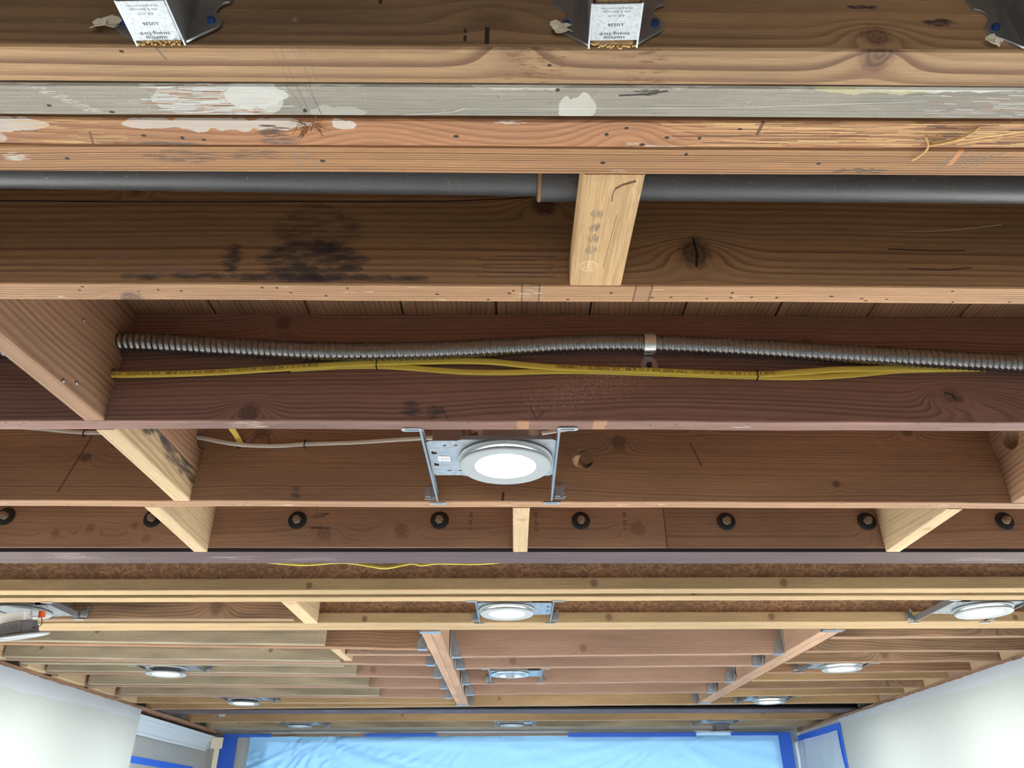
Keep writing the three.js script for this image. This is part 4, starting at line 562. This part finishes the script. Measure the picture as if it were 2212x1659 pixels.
// joists inside the framed opening, hung at both ends
const mid = [[-3.537, -3.498], [-3.83, -3.79], [-4.306, -4.27], [-4.695, -4.65]];
const two = (xa, za, xb, zb) => { const k = (zb - za) / (xb - xa); return [za + k * (-2.3 - xa), za + k * (2.3 - xa)]; };
mid.forEach(([a, b], i) => {
  const [zl, zr] = two(-0.07, a, 1.03, b), xe = 1.183 - 0.038 - (i === 0 ? -0.008 : i * 0.012 - 0.004) + 0.024;
  across('opening_joist', `reddish ${ORD[i]} joist from the near end between the two headers`, 'joist', zl, zr, 0.038, 0.2, M.red, { x0: -0.2865, x1: xe - 0.004, shift: 0.13 * i, group: 'joists between the headers' });
  hanger(`metal hanger of the ${ORD[i]} middle joist on the left header`, -0.2865, zAt(zl, zr, -0.28) - 0.019, Math.PI / 2, 0.041, { screws: false, group: 'hangers on the left header' });
  hanger(`metal hanger of the ${ORD[i]} middle joist on the right header`, xe - 0.002, zAt(zl, zr, 1.12) - 0.019, -Math.PI / 2, 0.041, { screws: false, group: 'hangers on the right header' });
});
// joists left of the left header, some with grey boards sistered to them
const leftJ = [[-3.262, -3.36, 'weathered'], [-3.632, -3.735, 'red'], [-3.988, -4.085, 'red'], [-4.385, -4.452, 'red'], [-4.757, -4.83, 'red']];
leftJ.forEach(([a, b, k], i) => {
  const [zl, zr] = two(-1.6, a, -0.44, b);
  across('left_joist', `${ORD[i]} joist from the near end left of the left header`, 'joist', zl, zr, 0.04, 0.2, M[i === 0 ? 'brown' : 'red'], { x1: -0.3665, x0: -2.38, shift: 0.21 * i, group: 'joists left of the headers' });
  across('sister_board', `weathered grey board nailed to the ${ORD[i]} left joist`, 'board', zl + 0.042, zr + 0.042, 0.039, 0.19, M.weathered, { x1: -0.79 - (i === 1 ? 0.01 : 0), x0: -2.26, shift: 0.17 * i, y: B + 0.004, group: 'boards sistered to the left joists' });
  hanger(`metal hanger of the ${ORD[i]} left joist on the left header`, -0.3675, zAt(zl, zr, -0.4) - 0.02, -Math.PI / 2, 0.043, { screws: false, group: 'hangers on the outer side of the left header' });
});
across('sister_board', 'pale board behind the second left joist', 'board', ...two(-1.6, -3.705, -0.8, -3.76), 0.038, 0.19, M.weathered, { x1: -0.8, x0: -2.26, shift: 0.5 });
across('left_joist', 'short reddish joist between the first two left joists', 'joist', -3.49, -3.485, 0.038, 0.2, M.red, { x0: -0.735, x1: -0.369, shift: 0.4 });
along('blocking', 'pale block at the end of the short reddish joist', -0.745, -0.737, -3.372, -3.64, 0.038, 0.1, M.fresh, { u0: 0.6 });
across('left_joist', 'sixth tan joist near the far end left of the left header', 'joist', ...two(-1.45, -5.034, -0.607, -5.066), 0.038, 0.2, M.tan, { x1: -0.372, x0: -2.38, group: 'joists left of the headers' });
// joists right of the right header
const rightJ = [[1.321, -3.16, 1.905, -3.153, 'dark'], [1.288, -3.446, 2.123, -3.446, 'dark'], [1.296, -3.722, 2.09, -3.691, 'dark'], [1.27, -4.001, 2.073, -3.964, 'brown'], [1.269, -4.244, 2.068, -4.201, 'tan'], [1.246, -4.532, 2.043, -4.483, 'dark'], [1.265, -4.821, 2.02, -4.745, 'tan']];
rightJ.forEach(([xa, za, xb, zb, k], i) => { const [zl, zr] = two(xa, za, xb, zb); across('right_joist', `${ORD[i]} joist from the near end right of the right header`, 'joist', zl, zr, 0.038, 0.2, M[k], { x0: 1.262 - i * 0.0075, x1: 2.3, shift: 0.27 * i, group: 'joists right of the headers' }); });
// end beam, far joist, ledger
across('end_beam', 'long pale beam closing the far ends of both headers', 'beam', ...two(-0.097, -5.206, 1.2, -5.146), 0.05, 0.22, M.tan, { x0: -2.38, x1: 2.3 });
across('far_joist', 'tan joist in front of the farthest lamps', 'joist', -6.05, -5.985, 0.04, 0.2, M.tan, { x0: -2.4, x1: 2.33, shift: 0.3 });
across('far_joist', 'dusty ledger on top of the far wall', 'joist', -6.475, -6.446, 0.05, 0.2, M.weathered, { x0: -2.4, x1: 2.33, shift: 0.6 });
across('far_joist', 'dark joist right behind the second steel beam', 'joist', -5.66, -5.70, 0.04, 0.2, M.brown, { x0: -2.4, x1: 2.33, shift: 0.4, y: B + 0.015 });
// blocks standing on the wall plates between the joists
{
  const lz = [[-3.02, -3.2], [-3.315, -3.575], [-3.755, -3.93], [-4.04, -4.325], [-4.44, -4.69], [-4.81, -5.0]];
  lz.forEach(([a, b], i) => { const xx = wallL((a + b) / 2) + 0.035 + (i === 0 ? 0 : 0); along('plate_block', `${ORD[i]} pale block from the near end on the left wall plate`, xx, xx - 0.004, a, b, 0.038, 0.19, M.fresh, { u0: 0.13 * i, category: 'blocking', group: 'blocks on the left wall plate' }); });
  const rz = [[-3.02, -3.148], [-3.195, -3.442], [-3.49, -3.682], [-3.73, -3.955], [-4.0, -4.19], [-4.242, -4.465], [-4.52, -4.725], [-4.78, -5.08]];
  rz.forEach(([a, b], i) => { const xx = wallR((a + b) / 2) + 0.005; along('plate_block', `${ORD[i]} block from the near end on the right wall plate`, xx + 0.038, xx + 0.041, a, b, 0.038, 0.19, i % 3 === 1 ? M.headerWood : M.fresh, { u0: 0.17 * i, category: 'blocking', group: 'blocks on the right wall plate' }); });
}

// ------------------------------------------------------------------ recessed lamps
const trimGeo = new THREE.LatheGeometry([[0.0605, -0.006], [0.0612, -0.0092], [0.0635, -0.0102], [0.086, -0.0122], [0.0905, -0.011], [0.0918, -0.008], [0.0895, -0.0045], [0.07, -0.002], [0.0605, -0.006]].map((p) => new THREE.Vector2(...p)), 56);
const lensGeo = new THREE.LatheGeometry([[0.0608, -0.0055], [0.05, -0.0068], [0.03, -0.0078], [0.0001, -0.008]].map((p) => new THREE.Vector2(...p)), 48);
const canGeo = new THREE.LatheGeometry([[0.079, 0.006], [0.0765, 0.008], [0.0765, 0.12], [0.07, 0.128], [0.0001, 0.13]].map((p) => new THREE.Vector2(...p)), 40);
const collarGeo = new THREE.LatheGeometry([[0.0775, 0.0075], [0.095, 0.0075], [0.0965, 0.004], [0.094, 0.001], [0.079, 0.002], [0.0755, 0.005]].map((p) => new THREE.Vector2(...p)), 48);
function plateGeo(xa, xb, d) {
  const s = new THREE.Shape(); const c = 0.008; s.moveTo(xa + c, -d); s.lineTo(xb - 0.07, -d); s.lineTo(xb - 0.06, -d + 0.005); s.lineTo(xb - c, -d + 0.005); s.lineTo(xb, -d + 0.014); s.lineTo(xb, d - 0.014); s.lineTo(xb - c, d - 0.005); s.lineTo(xb - 0.06, d - 0.005); s.lineTo(xb - 0.07, d); s.lineTo(xa + c, d); s.lineTo(xa, d - c); s.lineTo(xa, -d + c); s.closePath();
  const h = new THREE.Path(); h.absarc(0, 0, Math.min(0.077, d - 0.004), 0, 6.283, true); s.holes.push(h);
  const rect = (x, y, w, q) => { const p = new THREE.Path(); p.moveTo(x - w, y - q); p.lineTo(x - w, y + q); p.lineTo(x + w, y + q); p.lineTo(x + w, y - q); p.closePath(); s.holes.push(p); };
  rect(xb - 0.012, 0.028, 0.005, 0.007); rect(xb - 0.012, -0.03, 0.005, 0.007); rect(xb - 0.036, d - 0.03, 0.004, 0.0025); rect(xb - 0.06, d - 0.03, 0.004, 0.0025); rect(xb - 0.036, -d + 0.026, 0.003, 0.003); rect(xb - 0.058, -d + 0.026, 0.003, 0.003);
  const g = new THREE.ExtrudeGeometry(s, { depth: 0.0012, bevelEnabled: false, curveSegments: 40 }); g.rotateX(-Math.PI / 2); uvMetres(g, 6); return g;
}
const footGeo = (() => { const s = new THREE.Shape(), r = 0.0062, L = 0.013; s.absarc(L, 0, r, -Math.PI / 2, Math.PI / 2, false); s.absarc(-L, 0, r, Math.PI / 2, Math.PI * 1.5, false); s.closePath(); const h = new THREE.Path(); h.moveTo(-L, -0.0022); h.lineTo(-L, 0.0022); h.lineTo(L, 0.0022); h.lineTo(L, -0.0022); h.closePath(); s.holes.push(h); const g = new THREE.ExtrudeGeometry(s, { depth: 0.0016, bevelEnabled: true, bevelSize: 0.0005, bevelThickness: 0.0004, bevelSegments: 1 }); g.rotateX(Math.PI / 2); return g; })();
const clipGeo = merge([new RoundedBoxGeometry(0.026, 0.032, 0.003, 2, 0.001).translate(0, 0.02, 0.002), new RoundedBoxGeometry(0.012, 0.02, 0.008, 2, 0.001).translate(-0.004, 0.018, 0.006), new THREE.TorusGeometry(0.0042, 0.0012, 8, 18).translate(0.009, 0.041, 0.004), new THREE.TorusGeometry(0.0042, 0.0012, 8, 18).translate(0.012, 0.012, 0.006), new THREE.CylinderGeometry(0.0015, 0.0015, 0.012, 8).rotateX(Math.PI / 2).translate(0.009, 0.041, 0.004)]);
const strut = (len, flip) => merge([bx(-0.0008, 0.0008, 0.0, 0.02, -len / 2, len / 2), bx(0, flip * 0.0035, 0.0, 0.0012, -len / 2, len / 2), bx(0, flip * 0.0035, 0.0188, 0.02, -len / 2, len / 2)]);
function lamp(label, x, z, dir, zN, zF, state, o = {}) {
  const t = thing('recessed_lamp', label, 'recessed lamp', [x, B, z], 0, o.group), d = o.d || 0.09, xa = -0.1, xb = 0.155, g = new THREE.Group(); // plate side mirrored by dir
  const pg = plateGeo(xa, xb, d); if (dir < 0) { pg.scale(-1, 1, 1); const ix = pg.attributes.position.array, uvv = pg.attributes.uv.array; for (let i = 0; i < ix.length / 9; i++) { for (let k = 0; k < 3; k++) { const q = ix[i * 9 + k]; ix[i * 9 + k] = ix[i * 9 + 3 + k]; ix[i * 9 + 3 + k] = q; } for (let k = 0; k < 2; k++) { const q = uvv[i * 6 + k]; uvv[i * 6 + k] = uvv[i * 6 + 2 + k]; uvv[i * 6 + 2 + k] = q; } } pg.computeVertexNormals(); }
  const pl = mesh('mounting_plate', pg, M.galv, t); pl.position.y = 0.0085;
  mesh('plate_lip', bx(dir * (xa + 0.01), dir * (xb - 0.07), 0.0097, 0.017, d - 0.0012, d), M.galv, t); mesh('plate_lip', bx(dir * (xa + 0.01), dir * (xb - 0.07), 0.0097, 0.017, -d, -d + 0.0012), M.galv, t);
  mesh('housing_can', canGeo, M.canMetal, t);
  mesh('junction_box', new RoundedBoxGeometry(0.062, 0.05, 0.1, 2, 0.003).translate(dir * 0.115, 0.036, 0), M.canMetal, t);
  const zm = (zN + zF) / 2 - z, len = zN - zF - 0.002;
  for (const s of [-1, 1]) { const bxx = dir * (s < 0 ? xa - 0.004 : xb + 0.004), out = dir * s; const b = mesh('hanger_bar', strut(len, -out), M.steelBar, t); b.position.set(bxx, 0.0005, zm);
    const f1 = mesh('bar_foot', footGeo, M.steelBar, b); f1.position.set(out * 0.013, -0.0012, len / 2 + 0.0075); const f2 = mesh('bar_foot', footGeo, M.steelBar, b); f2.position.set(out * -0.001, -0.0012, -len / 2 - 0.0075);
    const c2 = mesh('nail_clip', clipGeo, M.galv, b); c2.position.set(out * 0.016, 0, -len / 2 + 0.0005); }
  if (o.sticker) { const q = mesh('sticker', quadGeo([[[0, 0, 0.012], [0, 0, -0.012], [0.024, 0, -0.012], [0.024, 0, 0.012]]]), M.sticker, t); q.position.set(dir * (xb - 0.018), 0.0078, 0.002); q.userData.label = 'white barcode sticker'; }
  const drop = o.drop || 0;
  if (state === 'open') { mesh('collar', collarGeo, M.strap, t); const bulb = mesh('reflector', new THREE.LatheGeometry([[0.076, 0.002], [0.07, 0.03], [0.05, 0.055], [0.0001, 0.06]].map((p) => new THREE.Vector2(...p)), 40), M.strap, t); bulb.userData.label = 'bare silvery reflector'; return t; }
  if (o.dangle) {
    mesh('collar', collarGeo, M.trim, t);
    const k = new THREE.Group(); k.name = 'light_module'; t.add(k); k.position.set(o.dangle[0], -o.dangle[1], o.dangle[2]); k.rotation.set(o.dangle[3] || 0, 0, o.dangle[4] || 0);
    mesh('trim_ring', trimGeo, M.trim, k); mesh('lens', lensGeo, M.lensOff, k); mesh('heat_sink', new THREE.CylinderGeometry(0.055, 0.06, 0.04, 32).translate(0, 0.018, 0), M.module, k);
    const cl = (o.big) ? 1 : 0;
    mesh('printed_label', quadGeo([[[-0.04, 0.004, 0.0612], [0.04, 0.004, 0.0612], [0.04, 0.036, 0.0572], [-0.04, 0.036, 0.0572]]]), M.moduleLabel, k);
    if (cl) { mesh('driver_box', new RoundedBoxGeometry(0.085, 0.03, 0.05, 2, 0.002).translate(-0.005, 0.055, 0.01), M.paperLabel, k); const cap = mesh('connector', new THREE.CylinderGeometry(0.009, 0.011, 0.022, 12).translate(0.07, 0.055, -0.01), M.orange, k); cap.userData.label = 'orange wire connector'; mesh('wire', new THREE.TubeGeometry(new THREE.CatmullRomCurve3([[0.07, 0.045, -0.01], [0.075, 0.02, 0], [0.06, 0.012, 0.012], [0.048, 0.02, 0.02]].map((p) => new THREE.Vector3(...p))), 20, 0.0016, 6), M.blackRubber, k); }
    mesh('spring_clip', new THREE.TubeGeometry(new THREE.CatmullRomCurve3([[-0.045, 0.03, 0.02], [-0.05, 0.06, 0.02], [-0.06, o.dangle[1] + 0.02, 0.01]].map((p) => new THREE.Vector3(...p))), 12, 0.0012, 6), M.steelBar, k);
    mesh('spring_clip', new THREE.TubeGeometry(new THREE.CatmullRomCurve3([[0.045, 0.03, 0.02], [0.05, 0.06, 0.02], [0.06, o.dangle[1] + 0.02, 0.01]].map((p) => new THREE.Vector3(...p))), 12, 0.0012, 6), M.steelBar, k);
    return t;
  }
  mesh('collar', collarGeo, M.trim, t);
  const r = mesh('trim_ring', trimGeo, M.trim, t); r.position.y = -drop; const l = mesh('lens', lensGeo, state === 'on' ? M.lensOn : M.lensOff, t); l.position.y = -drop;
  if (drop) mesh('light_module', new THREE.CylinderGeometry(0.06, 0.066, drop + 0.01, 32).translate(0, -drop / 2 + 0.003, 0), M.module, t);
  if (state === 'on') { const a = new THREE.RectAreaLight(new THREE.Color().setRGB(0.95, 1.0, 0.98), LED_NITS, 0.106, 0.106); a.position.set(x, B - drop - 0.0135, z); a.lookAt(x, 0, z); a.name = 'lamp_light'; scene.add(a); }
  return t;
}
M.canMetal = new THREE.MeshStandardMaterial({ color: '#b9b4ae', metalness: 0.95, roughness: 0.18 });
lamp('large lit recessed lamp nearest the viewer on a galvanized plate', -0.018, -1.437, -1, -1.2885, -1.6575, 'on', { sticker: true });
lamp('lit recessed lamp between the I-joists in the middle', -0.028, -2.713, 1, -2.5715, -2.888, 'on', {});
lamp('open unlit lamp housing between the two headers', -0.025, -4.06, 1, -3.868, -4.304, 'open', {});
lamp('lit recessed lamp between the I-joists at the right edge', 1.63, -2.722, -1, -2.579, -2.9, 'on', {});
lamp('lit recessed lamp right of the right header', 1.555, -3.862, -1, -3.752, -3.985, 'on', { d: 0.085 });
lamp('lit recessed lamp near the far end of the right joists', 1.545, -5.025, -1, -4.835, -5.13, 'on', { d: 0.085 });
lamp('lit recessed lamp nearer the viewer of two at the left', -1.665, -3.86, 1, -3.752, -3.936, 'on', { d: 0.078, drop: 0.012 });
lamp('lit recessed lamp farther from the viewer of two at the left', -1.627, -4.94, 1, -4.80, -5.024, 'on', { d: 0.085, drop: 0.008 });
lamp('unlit white recessed lamp at the far left by the ledger', -1.62, -6.28, 1, -6.105, -6.468, 'off', {});
lamp('unlit white recessed lamp at the far middle by the ledger', -0.03, -6.27, 1, -6.07, -6.458, 'off', {});
lamp('unlit lamp dangling from its housing at the far right', 1.53, -6.25, -1, -6.045, -6.449, 'off', { dangle: [0, 0.045, 0, 0.1, 0.05] });
lamp('opened lamp with its module dangling at the left edge', -1.72, -2.715, 1, -2.5665, -2.797, 'off', { d: 0.085, dangle: [0.05, 0.083, 0.06, 0.225, 0.15], big: true });
single('metal_arm', merge([bx(-0.004, 0.004, 0, 0.012, -0.16, 0), bx(-0.012, 0.03, 0, 0.03, -0.004, 0)]), M.steelBar, 'short bare metal arm near the far left joists', 'metal arm', [-2.03, B - 0.002, -5.72], 0.5);
// torn splinters on the split beam ply
{ const sp = (pts, r, lb) => single('wood_splinter', new THREE.TubeGeometry(new THREE.CatmullRomCurve3(pts.map((p) => new THREE.Vector3(...p))), 18, r, 5).scale(1, 1, 1), M.fibre, lb, 'splinter');
  sp([[0.449, B - 0.0005, -0.597], [0.462, B - 0.005, -0.589], [0.478, B - 0.006, -0.58], [0.491, B - 0.001, -0.572]], 0.0014, 'long pale splinter standing off the split beam ply');
  sp([[0.451, B - 0.0005, -0.592], [0.468, B - 0.003, -0.587], [0.487, B - 0.001, -0.58]], 0.0009, 'thin splinter beside the long one on the split beam ply');
  sp([[0.441, B - 0.0005, -0.584], [0.447, B - 0.005, -0.594], [0.446, B - 0.004, -0.606], [0.44, B - 0.002, -0.617]], 0.0012, 'curled splinter crossing from the split ply to the fine-grained ply');
  const q = []; for (let k = 0; k < 34; k++) { const a = [-0.214 + rr(-0.012, 0.012), B + 0.001, -0.566 + rr(-0.006, 0.006)], b = [a[0] + rr(-0.012, 0.016), B - rr(0.002, 0.011), a[2] + rr(-0.008, 0.012)]; q.push(new THREE.TubeGeometry(new THREE.LineCurve3(new THREE.Vector3(...a), new THREE.Vector3(...b)), 1, 0.0004, 4)); }
  single('torn_wood_fibre', merge(q), new THREE.MeshStandardMaterial({ color: '#8a5d38', roughness: 0.9 }), 'tuft of brown torn fibres on the split beam ply', 'wood fibre').userData.kind = 'stuff'; }
// cobweb strands
for (const [a, b, lb] of [[[-0.62, 0.665, -0.6], [-0.45, 0.72, -0.7], 'cobweb strand over the black pipe at the left'], [[0.66, 0.70, -0.8], [0.52, 0.715, -0.83], 'cobweb strand on the dark old joist at the right'], [[0.86, 0.80, -1.664], [0.885, 0.77, -1.6695], 'cobweb strand on the fine-grained joist at the right']]) { const p = new THREE.Vector3(a[0], hh(a[1]), a[2]), q = new THREE.Vector3(b[0], hh(b[1]), b[2]), m = p.clone().lerp(q, 0.5); m.y -= 0.004; single('cobweb_strand', new THREE.TubeGeometry(new THREE.CatmullRomCurve3([p, m, q]), 14, 0.00022, 5), M.web, lb, 'cobweb'); }

renderer.render(scene, camera);
